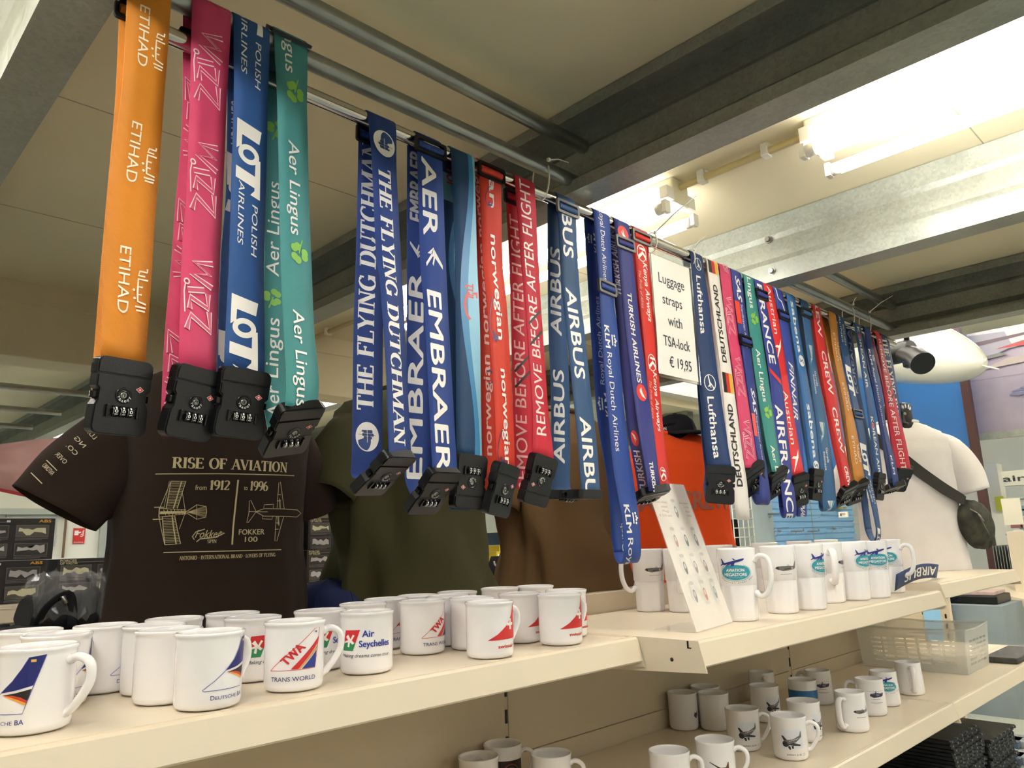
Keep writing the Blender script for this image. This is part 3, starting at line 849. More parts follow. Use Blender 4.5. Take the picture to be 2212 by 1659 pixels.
def lg_thy(A, L, H):
    A.ell(L/2, H/2, L/2, H/2, 'E03A33', 32)
    A.poly([(.18*L, .52*H), (.45*L, .56*H), (.7*L, .72*H), (.86*L, .86*H), (.72*L, .5*H), (.5*L, .34*H), (.36*L, .32*H), (.52*L, .44*H)], WH)
def lg_k(A, L, H):
    A.ring(L/2, H/2, L*.45, H*.45, L*.05, WH)
    A.poly([(.2*L, .3*H), (.3*L, .3*H), (.34*L, .92*H), (.2*L, .9*H)], WH)
    A.poly([(.34*L, .55*H), (.62*L, .95*H), (.86*L, .95*H), (.5*L, .55*H)], WH); A.poly([(.4*L, .56*H), (.54*L, .62*H), (.92*L, .1*H), (.66*L, .14*H)], WH)
def lg_crane(A, L, H):
    A.ring(L/2, H/2, L*.47, H*.47, L*.045, WH)
    A.line([(.08*L, .42*H), (.45*L, .48*H), (.72*L, .72*H), (.9*L, .8*H)], L*.07, WH)
    A.line([(.45*L, .48*H), (.62*L, .5*H), (.74*L, .34*H)], L*.08, WH); A.line([(.5*L, .5*H), (.8*L, .55*H)], L*.05, WH)
def lg_flag(A, L, H):
    A.rect(0, 0, L, H/3, 'E0AE3C'); A.rect(0, H/3, L, 2*H/3, 'C5322B'); A.rect(0, 2*H/3, L, H, '26231F')
def lg_flagx(A, L, H):
    for k, c in enumerate(('E0AE3C', 'C5322B', '2B2622')): A.rect(0, H*(2-k)/3, L, H*(3-k)/3, c)
def lg_garuda(A, L, H):
    for k in range(6):
        x0 = k*.10
        A.poly([(0, H*(.95-k*.13)), (0, H*(.86-k*.13)), (L*(.55+k*.02), H*(.5-k*.02)), (L*(.95-k*.08), H*(.02)), (L*(.62), H*(.56-k*.04))], WH if k > 1 else '4FA7B8')
def lg_austrian(A, L, H):
    A.poly([(.0, .95*H), (.35*L, .8*H), (1.0*L, .0), (.5*L, .38*H), (.3*L, .6*H)], WH); A.poly([(.3*L, .25*H), (.4*L, .0), (.42*L, .5*H), (.3*L, .62*H)], WH)
def lg_sab(A, L, H):
    A.ell(L/2, H/2, L/2, H/2, WH, 28)
    A.line([(.3*L, .2*H), (.62*L, .3*H), (.5*L, .5*H), (.38*L, .7*H), (.7*L, .8*H)], H*.14, '2C63A6')
def wave(A, L, H, k=0):
    n = 40
    def edge(f): return [(L*i/n, H*f(i/n)) for i in range(n+1)]
    f1 = lambda t: .46+.27*math.cos(2*PI*(t*1.15-.08)+k); f2 = lambda t: f1(t)+.26-.08*math.cos(2*PI*t*1.15)
    def band(lo, hi, c):
        a, b = edge(lo), edge(hi)
        A.raw(a+b, [(i, i+1, n+2+i, n+1+i) for i in range(n)], c)
    one = lambda t: 1.0
    band(f1, lambda t: min(1, f2(t)), '2F83B5'); band(lambda t: min(1, f2(t)), one, '86C0D8')
BLU, NAV = '243F80', '223B68'

# ---------------- the four straps on the nearer tube
def a_et(f):
    for y0 in (18, 268, 535):
        h = 128 if y0 < 500 else 142
        f.text('ETIHAD', y0, y0+h, .30, .53, 'F6E9D2', bold=.0)
        f.put(y0+38, y0+h-8, .66, .92, lg_arabic)
strap('orange luggage strap with pale lettering, nearest the camera', 'D38426', [(0, 276, 368), (200, 264, 356), (400, 240, 341), (560, 228, 329), (785, 217, 315)],
      [(60, 262), (200, 250), (400, 233), (560, 219), (785, 201)], a_et, (242, 962), tubeb=True, slide=[('b', 40)])
def a_wz(f):
    for y0 in (72, 308, 562): f.put(y0, y0+155, .08, .86, lg_wizz)
def a_wzb(f):
    for y0 in (180, 440, 720): f.put(y0, y0+165, .0, .75, lg_wizz, True)
strap('large pink luggage strap with outlined white lettering beside the orange one', 'D2446C', [(34, 417, 497), (236, 410, 489.5), (439, 402, 481), (557, 393, 476), (803, 386, 467.6)],
      [(34, 398), (270, 393), (456, 378), (557, 371), (722, 356), (891, 348)], a_wz, (388, 972), tubeb=True, slide=[('b', 100)], backart=a_wzb)
def a_lot(f):
    f.text('AIRLINES', 48, 165, .2, .36, WH, shear=.25); f.text('POLISH', 88, 185, .6, .76, WH, shear=.25); f.put(52, 72, .55, .8, lambda A, L, H: A.poly([(0, H*.6), (L, H*.3), (L, H), (0, H)], WH))
    for y0 in (270, 645):
        f.put(y0, y0+155, .1, .82, lg_lot)
        if y0 < 500: f.text('AIRLINES', y0+128, y0+262, .2, .36, WH, shear=.25); f.text('POLISH', y0+170, y0+278, .6, .76, WH, shear=.25)
    f.text('A', 790, 806, .2, .36, WH)
def a_lotb(f):
    f.put(340, 470, .0, .8, lg_lot, True); f.put(720, 820, .0, .8, lg_lot, True); f.text('AIRLINES', 230, 330, .1, .4, WH, True)
strap('navy luggage strap with bold white three letter logo between the pink and the teal one', '2B5590', [(55, 508, 581), (236, 505, 579), (439, 499, 574), (557, 495.6, 571), (806, 486, 570.5)],
      [(142, 491), (142, 491), (405, 488), (557, 477), (806, 467.6)], a_lot, (503, 970), tubeb=True, backart=a_lotb)
def a_aer(f):
    f.text('ngus', 78, 160, .3, .62, WH, bold=.01); f.put(166, 218, .3, .85, lg_clover)
    f.text('Aer Lingus', 308, 508, .33, .68, WH, bold=.012); f.put(514, 566, .3, .85, lg_clover)
    f.text('Aer Lingus', 672, 880, .3, .66, WH, bold=.012)
def a_aerb(f):
    f.text('Aer Lingus', 690, 905, .08, .45, WH, True, bold=.012); f.put(630, 670, .0, .5, lg_clover, True); f.text('Aer Lingus', 400, 600, .05, .4, WH, True); f.put(270, 310, .0, .6, lg_clover, True)
strap('large teal luggage strap with shamrocks and a tilted lock', '49908F', [(84, 596, 662), (236, 599, 664), (439, 604, 669), (557, 606, 673.5), (695, 612, 678.6), (813, 618, 689), (882, 617, 685)],
      [(84, 581), (189, 578), (338, 574), (557, 571), (700, 568), (830, 565)], a_aer, (602.6, 980), tubeb=True, slide=[('f', 76)], backart=a_aerb)

# ---------------- the straps on the chrome rail
def a_fd(f):
    f.put(283, 338, .12, .92, lg_ship); f.text('THE FLYING DUTCHMAN', 365, 962, .22, .72, WH, font='serif')
def a_fdb(f):
    f.text('THE FLYING DUTCHMAN', 310, 888, .12, .68, WH, True, font='serif'); f.put(912, 975, .1, .86, lg_ship, True)
strap('blue luggage strap with tall serif capitals and a ship roundel, nearest on the rail', BLU, [(265, 798, 853.6), (371, 804.7, 857), (557, 813, 867), (620, 821.5, 870), (790, 834, 878), (957, 840, 887), (986, 841, 889)],
      [(280, 772.6), (557, 769), (704, 764), (957, 761), (1025, 759)], a_fd, (783.5, 1065), slide=[('b', 300)], backart=a_fdb)
def a_em(f):
    f.text('AER', 345, 512, .16, .7, WH, bold=.035); f.put(535, 580, .2, .85, lg_embarrow)
    f.text('EMBRAER', 632, 1075, .16, .7, WH, bold=.035)
    f.put(302, 326, .25, .6, lambda A, L, H: (A.rect(0, 0, L*.35, H*1.8, WH), A.rect(L*.6, 0, L, H*1.8, WH)))
def a_emb(f):
    f.text('EMBRAER', 590, 1034, .06, .6, WH, True, bold=.035); f.put(525, 560, .1, .7, lg_embarrow, True); f.text('EMBRAER', 330, 480, .1, .6, WH, True, bold=.035)
strap('blue luggage strap with wide white block capitals and an arrowhead mark', '28458C', [(330, 902.6, 953), (557, 909, 962), (704, 919, 970), (940, 931, 983), (1020, 935, 988)],
      [(321, 879), (557, 879), (704, 879), (957, 876), (1030, 875)], a_em, (900, 1108), slide=[('f', 322)], backart=a_emb)
def a_tui(f):
    f.put(322, 985, 0, 1, wave); f.put(628, 700, .34, .94, lg_tuismile); f.text('TUI', 610, 642, .48, .76, 'D8402F', bold=.03)
def a_tuib(f):
    f.put(480, 985, 0, 1, lambda A, L, H: wave(A, L, H, 2.2)); f.put(380, 440, 0, 1, lambda A, L, H: A.rect(0, 0, L, H, '6FA9B8')); f.text('TUI', 365, 400, .2, .6, 'B8402F', bold=.03); f.put(722, 736, .3, .5, lambda A, L, H: A.ell(L/2, L/2, L/2, L/2, 'D8402F'))
strap('navy and light blue wave patterned luggage strap with a red smile', '1F4468', [(335, 977, 1022), (557, 983.6, 1030), (704, 983.6, 1037.6), (870, 985, 1039), (988, 986, 1042)],
      [(371, 955), (557, 958), (704, 970), (860, 976), (985, 978)], a_tui, (1003, 1122), flip=True, backart=a_tuib)
RED = 'D8402C'
def a_no(f):
    f.text('an', 385, 448, .42, .72, WH, bold=.035); f.put(405, 450, .2, .6, lg_norplane)
    for y0 in (508, 797): f.text('norwegian', y0, y0+225, .42, .72, WH, bold=.035); f.put(y0+135, y0+235, .02, .5, lg_norplane)
def a_nob(f):
    for y1 in (515, 745, 985): f.text('norwegian', y1-215, y1, .1, .4, 'F0C8BC', True, bold=.03)
    f.put(515, 545, .2, .7, lg_norplane, True); f.put(800, 830, .2, .7, lg_norplane, True)
strap('orange red luggage strap with white lower case lettering and a small plane mark', 'D83E28', [(388, 1037.6, 1081.5), (557, 1042.7, 1085), (650, 1051, 1094), (873, 1068, 1107), (1008, 1073, 1112)],
      [(388, 1027), (557, 1029), (738, 1036), (957, 1041), (1050, 1043)], a_no, (1061.6, 1126), slide=[('f', 375)], backart=a_nob)
def a_rm(f):
    f.text('REMOVE BEFORE AFTER FLIGHT', 392, 940, .2, .72, 'F2E2DC', True, bold=.01)
    for y in (690, 735): f.put(y-25, y+15, .1, .95, lambda A, L, H: A.line([(0, H), (L, 0)], .0045, '2E2A2A'))
def a_rmb(f):
    f.text('REMOVE BEFORE AFTER FLIGHT', 468, 1055, .1, .62, 'EFC3BC', True, bold=.01)
    for y in (790, 825): f.put(y-25, y+15, .1, .85, lambda A, L, H: A.line([(0, H), (L, 0)], .0045, '2E2A2A'))
strap('crimson luggage strap with white capitals and two black strike marks, near the tie', 'CB2B3D', [(393, 1115, 1152), (557, 1125, 1162.5), (670, 1135.5, 1169), (873, 1150, 1183), (990, 1152, 1195)],
      [(412, 1095), (557, 1100), (738, 1105), (957, 1110), (1040, 1113)], a_rm, (1142, 1102), flip=True, slide=[('b', 430)], backart=a_rmb)
def a_ab(f):
    f.text('BUS', 462, 555, .2, .74, WH, bold=.03); f.text('AIRBUS', 625, 818, .2, .74, WH, bold=.03); f.text('AIRBU', 902, 1074, .2, .74, WH, bold=.03)
def a_abb(f):
    f.text('AIRBUS', 537, 724, .12, .68, WH, True, bold=.03); f.text('AIRBUS', 800, 1000, .12, .68, WH, True, bold=.03)
strap('slate blue luggage strap with bold white capitals, just beyond the crimson one', '365780', [(463, 1207.5, 1242), (613, 1214, 1250), (721, 1225, 1263), (830, 1236, 1274), (940, 1247, 1287), (1073, 1256, 1299)],
      [(463, 1180), (694, 1184.5), (830, 1190), (960, 1191), (1050, 1191)], a_ab, (1203, 1069), slide=[('f', 452)], slm='g', backart=a_abb)
def a_kl(f):
    f.text('Royal Dutch Airlines', 380, 607, .35, .62, WH); f.text('KLM', 705, 752, .18, .46, WH, bold=.035); f.put(720, 748, .55, .85, lg_crown)
    f.text('Royal Dutch Airlines', 762, 975, .22, .5, WH); f.text('KLM', 1090, 1150, .18, .48, WH, bold=.035); f.put(1105, 1135, .58, .88, lg_crown); f.text('Royal', 1162, 1222, .22, .52, WH)
def a_klb(f):
    f.text('Royal Dutch Airlines', 640, 830, .35, .6, 'D9DCE6', True); f.text('KLM', 505, 545, .5, .8, WH, True, bold=.03); f.put(508, 530, .1, .4, lg_crown, True); f.put(858, 890, .1, .4, lg_crown, True); f.text('KLM', 850, 900, .5, .8, WH, True, bold=.03)
    f.text('Dutch', 1130, 1190, .5, .75, 'D9DCE6', True)
strap('long royal blue luggage strap with a crown logo, hanging lowest in front of tall mugs', '2E4B95', [(466, 1285, 1314), (613, 1294, 1323), (721, 1301, 1333), (900, 1315, 1348.6), (1020, 1326, 1366), (1120, 1342, 1382), (1185, 1346, 1386)],
      [(480, 1264.5), (586, 1268.6), (721, 1276.7), (900, 1290), (1045, 1313), (1155, 1321), (1185, 1325)], a_kl, loop=True, slide=[('f', 623)], slm='g', backart=a_klb, ymin=.80)
def a_tk(f):
    f.put(488, 522, .15, .85, lg_thy); f.text('TURKISH AIRLINES', 632, 826, .35, .62, WH, bold=.03, shear=.1); f.put(830, 866, .2, .85, lg_thy); f.text('TURKISH', 997, 1075, .32, .6, WH, bold=.03)
def a_tkb(f):
    f.text('TURKISH AIRLINES', 480, 640, .2, .6, 'E4E0E4', True, bold=.02); f.put(930, 965, .1, .6, lg_thy, True); f.text('TURKISH', 975, 1065, .1, .5, 'E4E0E4', True, bold=.02)
strap('indigo luggage strap with white capitals and red roundels before the price sign', '34397F', [(485, 1328, 1358), (545, 1335, 1365), (721, 1352.7, 1383), (900, 1376, 1407), (1062, 1402, 1428)],
      [(504, 1316), (667, 1329.6), (900, 1352), (1060, 1379)], a_tk, (1380, 1082), slide=[('f', 528)], slm='g', backart=a_tkb)
def a_ke(f):
    for y0 in (528, 765): f.put(y0, y0+38, .14, .82, lg_k); f.text('Kenya Airways', y0+38, y0+165, .5, .78, WH, bold=.02, shear=.2); f.text('The Pride of Africa', y0+58, y0+140, .12, .3, 'E9A89A', shear=.3)
    f.put(1008, 1040, .14, .82, lg_k)
strap('scarlet luggage strap with a white roundel hanging beside the price sign', 'D83027', [(500, 1368, 1400), (531, 1370, 1399), (640, 1380, 1409), (775, 1394, 1420), (900, 1404, 1430), (1032, 1422, 1442)],
      [(504, 1356), (640, 1372), (900, 1398), (1028, 1415)], a_ke, loop=True, slide=[('f', 514)], slm='g')
# ---------------- beyond the price sign
def a_lh(f):
    f.put(556, 584, .3, .82, lg_crane); f.text('Lufthansa', 597, 722, .32, .62, WH, bold=.03); f.put(808, 845, .25, .82, lg_crane); f.text('Lufthansa', 858, 990, .32, .62, WH, bold=.03)
strap('dark blue luggage strap with crane roundels and a facing lock, first beyond the price sign', NAV, [(550, 1490, 1518), (666, 1497, 1533), (777, 1505, 1546), (860, 1513, 1558), (960, 1522, 1572), (1010, 1527, 1583)],
      [(583, 1488), (700, 1497), (860, 1508), (1005, 1522)], a_lh, (1551, 1094))
def a_de(f):
    f.put(564, 592, .1, .95, lg_flagx); f.text('DEUTSCHLAND', 616, 782, .28, .64, '1C1B1B', True, bold=.035); f.put(806, 848, .1, .95, lg_flagx); f.text('DEUTSCHLAND', 873, 1050, .26, .64, '1C1B1B', True, bold=.035)
strap('white luggage strap with black capitals and a small tricolour flag', 'E9E2DC', [(572, 1527, 1550), (694, 1541, 1567), (805, 1555, 1582), (960, 1572, 1601), (1040, 1583, 1613), (1085, 1586, 1617)],
      [(572, 1520), (805, 1550), (960, 1566), (1080, 1590)], a_de, loop=True)
def a_w2(f):
    for y0 in (640, 772, 908): f.put(y0, y0+84, .15, .85, lg_wizz)
    f.put(570, 588, .3, .8, lg_wizz)
strap('pink luggage strap in the far group, beside the white one', 'D2446C', [(580, 1555, 1576), (694, 1566, 1591), (805, 1583, 1608), (960, 1602, 1630), (1011, 1610, 1638)],
      [(580, 1549), (805, 1575), (1000, 1602)], a_w2, (1627, 1062))
def a_sas(f):
    for y0 in (596, 838):
        f.text('SAS', y0, y0+50, .35, .75, WH, bold=.035, shear=.4); f.text('Scandinavian Airlines', y0+60, y0+155, .55, .75, 'DADDE8'); f.put(y0+56, y0+105, .0, .45, lambda A, L, H: A.rect(0, 0, L, H, 'E8432F'))
strap('indigo luggage strap with red blocks and slanted letters, looping below its neighbours', '333F86', [(592, 1580, 1599.5), (690, 1592, 1612), (791, 1608, 1626), (950, 1630, 1645), (1012, 1640, 1656), (1068, 1641, 1664)],
      [(592, 1575), (791, 1602), (950, 1622), (1060, 1622)], a_sas, loop=True, slide=[('f', 737)])
def a_ae2(f):
    f.text('Lingus', 600, 666, .3, .66, WH, bold=.02); f.put(672, 700, .25, .85, lg_clover); f.text('Aer Lingus', 755, 868, .3, .62, WH, bold=.02); f.put(874, 902, .25, .85, lg_clover); f.text('Aer L', 963, 1018, .3, .62, WH, bold=.02)
strap('teal luggage strap in the far group with white lettering and clover leaves', '3B8A85', [(600, 1605, 1628.6), (694, 1616, 1641), (805, 1630, 1657.7), (949, 1653, 1678), (1020, 1668, 1690)],
      [(600, 1600), (805, 1624), (949, 1644), (1010, 1656)], a_ae2, (1668, 1072))
def a_af(f):
    f.text('RANCE', 650, 785, .2, .72, WH, bold=.03); f.text('F', 616, 630, .2, .7, WH, bold=.03); f.put(795, 830, .1, .9, lambda A, L, H: A.poly([(0, 0), (L*.3, 0), (L, H), (L*.7, H)], 'D8362F'))
    f.text('AIRFRANCE', 876, 1150, .2, .74, WH, bold=.03)
strap('royal blue luggage strap with large white capitals and a red slash', '36418E', [(609, 1631, 1648), (680, 1640, 1661), (805, 1660.5, 1686), (900, 1670, 1698), (1029, 1685, 1712), (1092, 1692, 1720)],
      [(609, 1627), (805, 1655), (1000, 1675), (1085, 1682)], a_af, loop=True, slide=[('f', 637)])
def a_au(f):
    f.text('Austrian', 618, 722, .35, .72, WH); f.put(730, 782, .2, .9, lg_austrian); f.text('Austrian', 845, 960, .35, .72, WH); f.put(970, 1022, .2, .9, lg_austrian)
strap('bright red luggage strap with thin white lettering and a swept arrow', 'DB2F33', [(618, 1648, 1669), (694, 1660.5, 1683), (805, 1677, 1700), (943, 1697, 1722), (1027, 1710, 1738)],
      [(618, 1645), (805, 1672), (1020, 1703)], a_au, (1722, 1096))
def a_fi(f):
    f.put(622, 672, .1, .8, lambda A, L, H: A.line([(0, H*.2), (L*.5, H*.3), (L*.6, H*.8), (L, H)], H*.14, WH)); f.text('FINNAIR', 782, 905, .3, .75, WH, bold=.02, shear=.4); f.text('FINNAIR', 1065, 1150, .3, .75, WH, bold=.02, shear=.4)
strap('mid blue luggage strap mostly hidden behind the bright red one, with slanted white capitals', '35479A', [(628, 1671, 1690), (694, 1683, 1703), (805, 1700, 1718), (943, 1713, 1731), (1075, 1722, 1742), (1100, 1723, 1742)],
      [(628, 1668), (805, 1694), (1000, 1712), (1095, 1716)], a_fi, loop=True, slide=[('f', 682)])
def a_sb(f):
    for y0, y1 in ((652, 762), (873, 990)): f.text('sabena', y0, y1, .35, .72, WH, bold=.035); f.put(y1+5, y1+30, .25, .88, lg_sab)
strap('azure luggage strap with rounded white lower case letters', '3A6FA8', [(639, 1699, 1717), (722, 1710, 1730), (805, 1724, 1744), (916, 1740, 1761), (1016, 1752, 1772)],
      [(639, 1693), (722, 1702), (916, 1730), (1010, 1744)], a_sb, (1756, 1086))
def a_ga(f):
    for y0 in (746, 912): f.put(y0, y0+50, .15, .85, lg_garuda); f.text('Garuda', y0+55, y0+88, .55, .72, WH, bold=.01); f.text('Indonesia', y0+64, y0+105, .3, .47, WH, bold=.01)
    f.put(1082, 1112, .15, .95, lg_garuda)
strap('steel blue luggage strap with a white feathered wing mark, looping low', '3B658F', [(679, 1732, 1749), (777, 1745, 1763), (885, 1759, 1781), (1012, 1773, 1800), (1092, 1778, 1807)],
      [(679, 1728), (777, 1738), (885, 1751), (1012, 1762), (1088, 1768)], a_ga, loop=True, slide=[('f', 677)])
def a_cr(f):
    f.text('REW', 657, 728, .3, .7, WH, bold=.03); f.text('CREW', 758, 852, .3, .72, WH, bold=.03); f.text('CREW', 880, 978, .3, .72, WH, bold=.03); f.text('CREW', 1008, 1100, .3, .72, WH, bold=.03)
strap('red luggage strap with the white word crew repeated', 'D9302F', [(658, 1756, 1769), (749, 1766, 1785), (860, 1785, 1808), (960, 1806, 1824), (1051, 1826, 1843)],
      [(658, 1751), (860, 1778), (960, 1797), (1045, 1815)], a_cr, (1812, 1090))
def a_e2(f):
    for y0 in (720, 827, 942): f.text('ETIHAD', y0, y0+60, .3, .52, 'F6E9D2'); f.put(y0+16, y0+56, .66, .92, lg_arabic)
strap('orange luggage strap in the far group, beside the red crew strap', 'CF8A38', [(675, 1789, 1806), (763, 1800, 1816), (870, 1822, 1838), (950, 1833, 1854), (1042, 1847, 1869)],
      [(675, 1784), (870, 1812), (1035, 1835)], a_e2, (1838, 1088))
def a_l2(f):
    f.text('AIRLINES', 684, 740, .2, .4, WH); f.text('POLISH', 700, 745, .58, .78, WH); f.put(790, 856, .1, .85, lg_lot); f.put(958, 1028, .1, .85, lg_lot); f.text('AIRLINES', 1030, 1085, .2, .4, WH); f.text('POLISH', 1038, 1088, .58, .78, WH); f.put(1140, 1165, .2, .8, lg_lot)
strap('navy luggage strap hanging far below the others down to the tall mugs', '2A4F7F', [(682, 1808, 1822), (756, 1818, 1833), (850, 1834, 1849), (937, 1851, 1869), (1030, 1866, 1882), (1091, 1882, 1894), (1140, 1892, 1902)],
      [(682, 1804), (850, 1828), (1030, 1853), (1135, 1867)], a_l2, loop=True, slide=[('f', 895)])
def a_ko(f):
    for y0, y1 in ((706, 838), (900, 1022)): f.text('KOREAN AIR', y0, y1, .35, .68, WH, bold=.02); f.put(y0+14, y0+24, .35, .7, lambda A, L, H: A.ell(L/2, H/2, L/2, H/2, 'C8404A'))
def a_kob(f):
    f.text('KOREAN AIR', 690, 850, .2, .6, 'C9D2DC', True, bold=.02)
strap('deep blue luggage strap with white serif style capitals and a red dot', '2B5488', [(674, 1840, 1851), (712, 1847, 1860), (842, 1866, 1881), (956, 1882, 1898), (1024, 1892, 1907)],
      [(690, 1825), (767, 1834), (842, 1844), (956, 1868), (1018, 1881)], a_ko, (1892, 1090), backart=a_kob)
def a_k2(f):
    f.text('KLM', 755, 788, .2, .46, WH, bold=.03); f.put(765, 780, .6, .85, lg_crown); f.text('Royal Dutch Airlines', 795, 920, .25, .5, 'D5DAE6'); f.text('KLM', 985, 1025, .25, .55, WH, bold=.03)
strap('royal blue luggage strap near the far end with a small crown logo', '2C4282', [(708, 1866, 1879), (756, 1872, 1887), (842, 1889, 1904), (918, 1905, 1914), (1000, 1922, 1934), (1049, 1930, 1942)],
      [(708, 1862), (842, 1884), (1040, 1918)], a_k2, (1912, 1062))
def a_f2(f):
    f.put(693, 718, .2, .85, lg_ship); f.text('THE FLYING DUTCHMAN', 730, 985, .25, .75, WH, font='serif')
strap('navy luggage strap at the far end, behind the last red one, with a ship roundel', '26376B', [(684, 1894, 1913), (741, 1901, 1921), (785, 1909, 1929), (857, 1921, 1941), (918, 1930, 1949), (1012, 1947, 1965)],
      [(684, 1890), (857, 1915), (1005, 1938)], a_f2, (1940, 1055))
def a_r2(f):
    f.text('REMOVE BEFORE AFTER FLIGHT', 733, 1048, .3, .68, 'F2E2DC', bold=.01)
    for y in (843, 862): f.put(y-12, y+10, .2, .95, lambda A, L, H: A.line([(0, H), (L, 0)], .005, '2A2626'))
strap('last red luggage strap at the far end with white capitals, beside the white shirt', 'C9303F', [(678, 1884, 1893), (727, 1893, 1904), (770, 1899, 1912), (828, 1908, 1926), (880, 1915, 1938), (956, 1927, 1957), (1015, 1938, 1968)],
      [(678, 1880), (828, 1903), (1005, 1930)], a_r2, (1932, 1062))

# ---------------- price sign
t = thing('price_sign', 'white price sign in a clear sleeve hanging from the rail', 'sign', (1.37, YR, 1.98))
c = [at(1403, 543, Y=YR-.014), at(1490, 583, Y=YR-.014), at(1507, 826, Y=YR-.014), at(1425, 806, Y=YR-.014)]
o = c[3]; ex = Vector(((c[1].x-c[0].x+c[2].x-c[3].x)/2, 0, 0)); ey = Vector((0, 0, (c[0].z-c[3].z+c[1].z-c[2].z)/2))
Wd, Ht = ex.length, ey.length; o = Vector(((c[0].x+c[3].x)/2, YR-.014, (c[3].z+c[2].z)/2))
b = B(); box(b, o+Vector((0, .0, 0)), o+Vector((Wd, .0012, Ht)))
A = Art()
lines = (('Luggage', .16, .82, .775), ('straps', .22, .72, .60), ('with', .32, .68, .425), ('TSA-lock', .17, .84, .245), ('€ 19,95', .28, .84, .075))
for s, x0, x1, y in lines: A.text(s, Wd*x0, Wd*x1, Ht*y, Ht*(y+.085), '2C3340', bold=.008)
A.emit(b, flat_fn(o, (1, 0, 0), (0, 0, 1)), base=1, eps=.0003)
obj('paper', b, [M_PAPER]+A.mats, t)
b = B(); e = .0022
for lo, hi in (((-.008, -.0012, -.006), (Wd+.008, .0022, 0)), ((-.008, -.0012, Ht), (Wd+.008, .0022, Ht+.014)), ((-.008, -.0012, 0), (0, .0022, Ht)), ((Wd, -.0012, 0), (Wd+.008, .0022, Ht))):
    box(b, o+Vector(lo), o+Vector(hi))
obj('clear_sleeve', b, M_CLEAR, t)
# ================================================================ mugs
CM = .01
def mugtype(bm_fn, art, R):
    """body mesh with its print; R(z) radius at height"""
    b = B(); bm_fn(b); mats = [M_CERAM]
    if art:
        A = Art(); art(A); mats += A.mats
        def fn(x, y):
            r = R(y); t = x/R(.05) - PI/2
            return Vector((r*math.cos(t), r*math.sin(t), y)), Vector((math.cos(t), math.sin(t), 0))
        A.emit(b, fn, base=1, cx=[k*.004-.06 for k in range(31)], eps=.0004, step=.00006)
    o = obj('body', b, mats); d = o.data; bpy.data.objects.remove(o); return d
def c_(pts): return [(x*CM, y*CM) for x, y in pts]
# -- short mug: straight wall, rolled lip
def body_short(b):
    lathe(b, [(0, .0), (.030, .0), (.031, .0015), (.036, .0015), (.0388, .004), (.0396, .009), (.0398, .05), (.0398, .080), (.0401, .0835), (.0414, .0855), (.0418, .0875), (.0410, .0893), (.0394, .0897), (.0380, .0885), (.0372, .084), (.0370, .05), (.0365, .012), (.033, .007), (0, .006)], 48)
RS = lambda z: .0398
def body_tall(b):
    n = 48; prof = [(0, 0), (.033, 0), (.0362, .002), (.0372, .006), (.0384, .040), (.0392, .076)]
    lathe(b, prof+[(.0392, .0765), (.0402, .078), (.0412, .12), (.0424, .152), (.0425, .1552), (.0416, .1565), (.0402, .1555), (.0396, .150), (.038, .08), (.034, .01), (0, .007)], n)
    # lower half pressed into eight shallow facets
    for v in b.verts:
        r = math.hypot(v.co.x, v.co.y)
        if v.co.z < .0768 and r > .0355:
            a = math.atan2(v.co.y, v.co.x); m = (a % (PI/5)) - PI/10
            k = math.cos(PI/10)/math.cos(m)*1.018
            v.co.x *= k; v.co.y *= k
RT = lambda z: .0402+(.0424-.0402)*max(0, (z-.078))/.074
def body_pic(b):   # picture mug: straight with soft shoulder, plain lip
    lathe(b, [(0, 0), (.030, 0), (.0345, .001), (.0375, .004), (.0390, .010), (.0392, .05), (.0394, .082), (.0402, .088), (.0405, .0905), (.0396, .092), (.0384, .091), (.0376, .085), (.037, .04), (.0355, .012), (0, .008)], 48)
RP = lambda z: .0393
def body_beer(b):  # taller mug with waist line
    lathe(b, [(0, 0), (.032, 0), (.037, .0015), (.0395, .005), (.0402, .012), (.0385, .060), (.0378, .062), (.0372, .088), (.0372, .0935), (.0362, .095), (.0352, .0935), (.0345, .08), (.036, .012), (0, .008)], 48)
RB = lambda z: .0402-(z-.012)*.035 if z < .06 else .0378
def handle_mesh(pts, w_, t):
    b = B(); P = spl(pts, 5)
    n = len(P); rad = [w_*(1.25 if i < 2 or i > n-3 else 1.0) for i in range(n)]
    rings = []
    for i, p in enumerate(P):
        d = (P[min(i+1, n-1)]-P[max(i-1, 0)]).normalized(); s = Vector((0, 1, 0)); u = s.cross(d).normalized()
        rings.append([p+s*(math.cos(a)*rad[i]*1.25)+u*(math.sin(a)*rad[i]*t) for a in (2*PI*k/14 for k in range(14))])
    loft(b, rings); bmesh.ops.recalc_face_normals(b, faces=b.faces[:])
    o = obj('handle', b, M_CERAM, smooth=True); d = o.data; bpy.data.objects.remove(o); return d
H_SHORT = handle_mesh([(.037, 0, .073), (.050, 0, .076), (.062, 0, .068), (.063, 0, .050), (.054, 0, .033), (.043, 0, .020), (.037, 0, .017)], .0056, .85)
H_TALL = handle_mesh([(.038, 0, .128), (.050, 0, .138), (.066, 0, .136), (.073, 0, .120), (.073, 0, .088), (.064, 0, .062), (.050, 0, .052), (.037, 0, .060)], .0075, .8)
H_PIC = handle_mesh([(.037, 0, .074), (.049, 0, .078), (.062, 0, .070), (.063, 0, .052), (.055, 0, .036), (.045, 0, .022), (.037, 0, .02)], .0056, .8)
H_BEER = handle_mesh([(.035, 0, .080), (.052, 0, .083), (.062, 0, .072), (.063, 0, .045), (.058, 0, .024), (.049, 0, .014), (.036, 0, .018)], .0062, .8)
NB, RD = '27307E', 'CF2B30'
def fin(pts_left, top, br): return pts_left+top+br
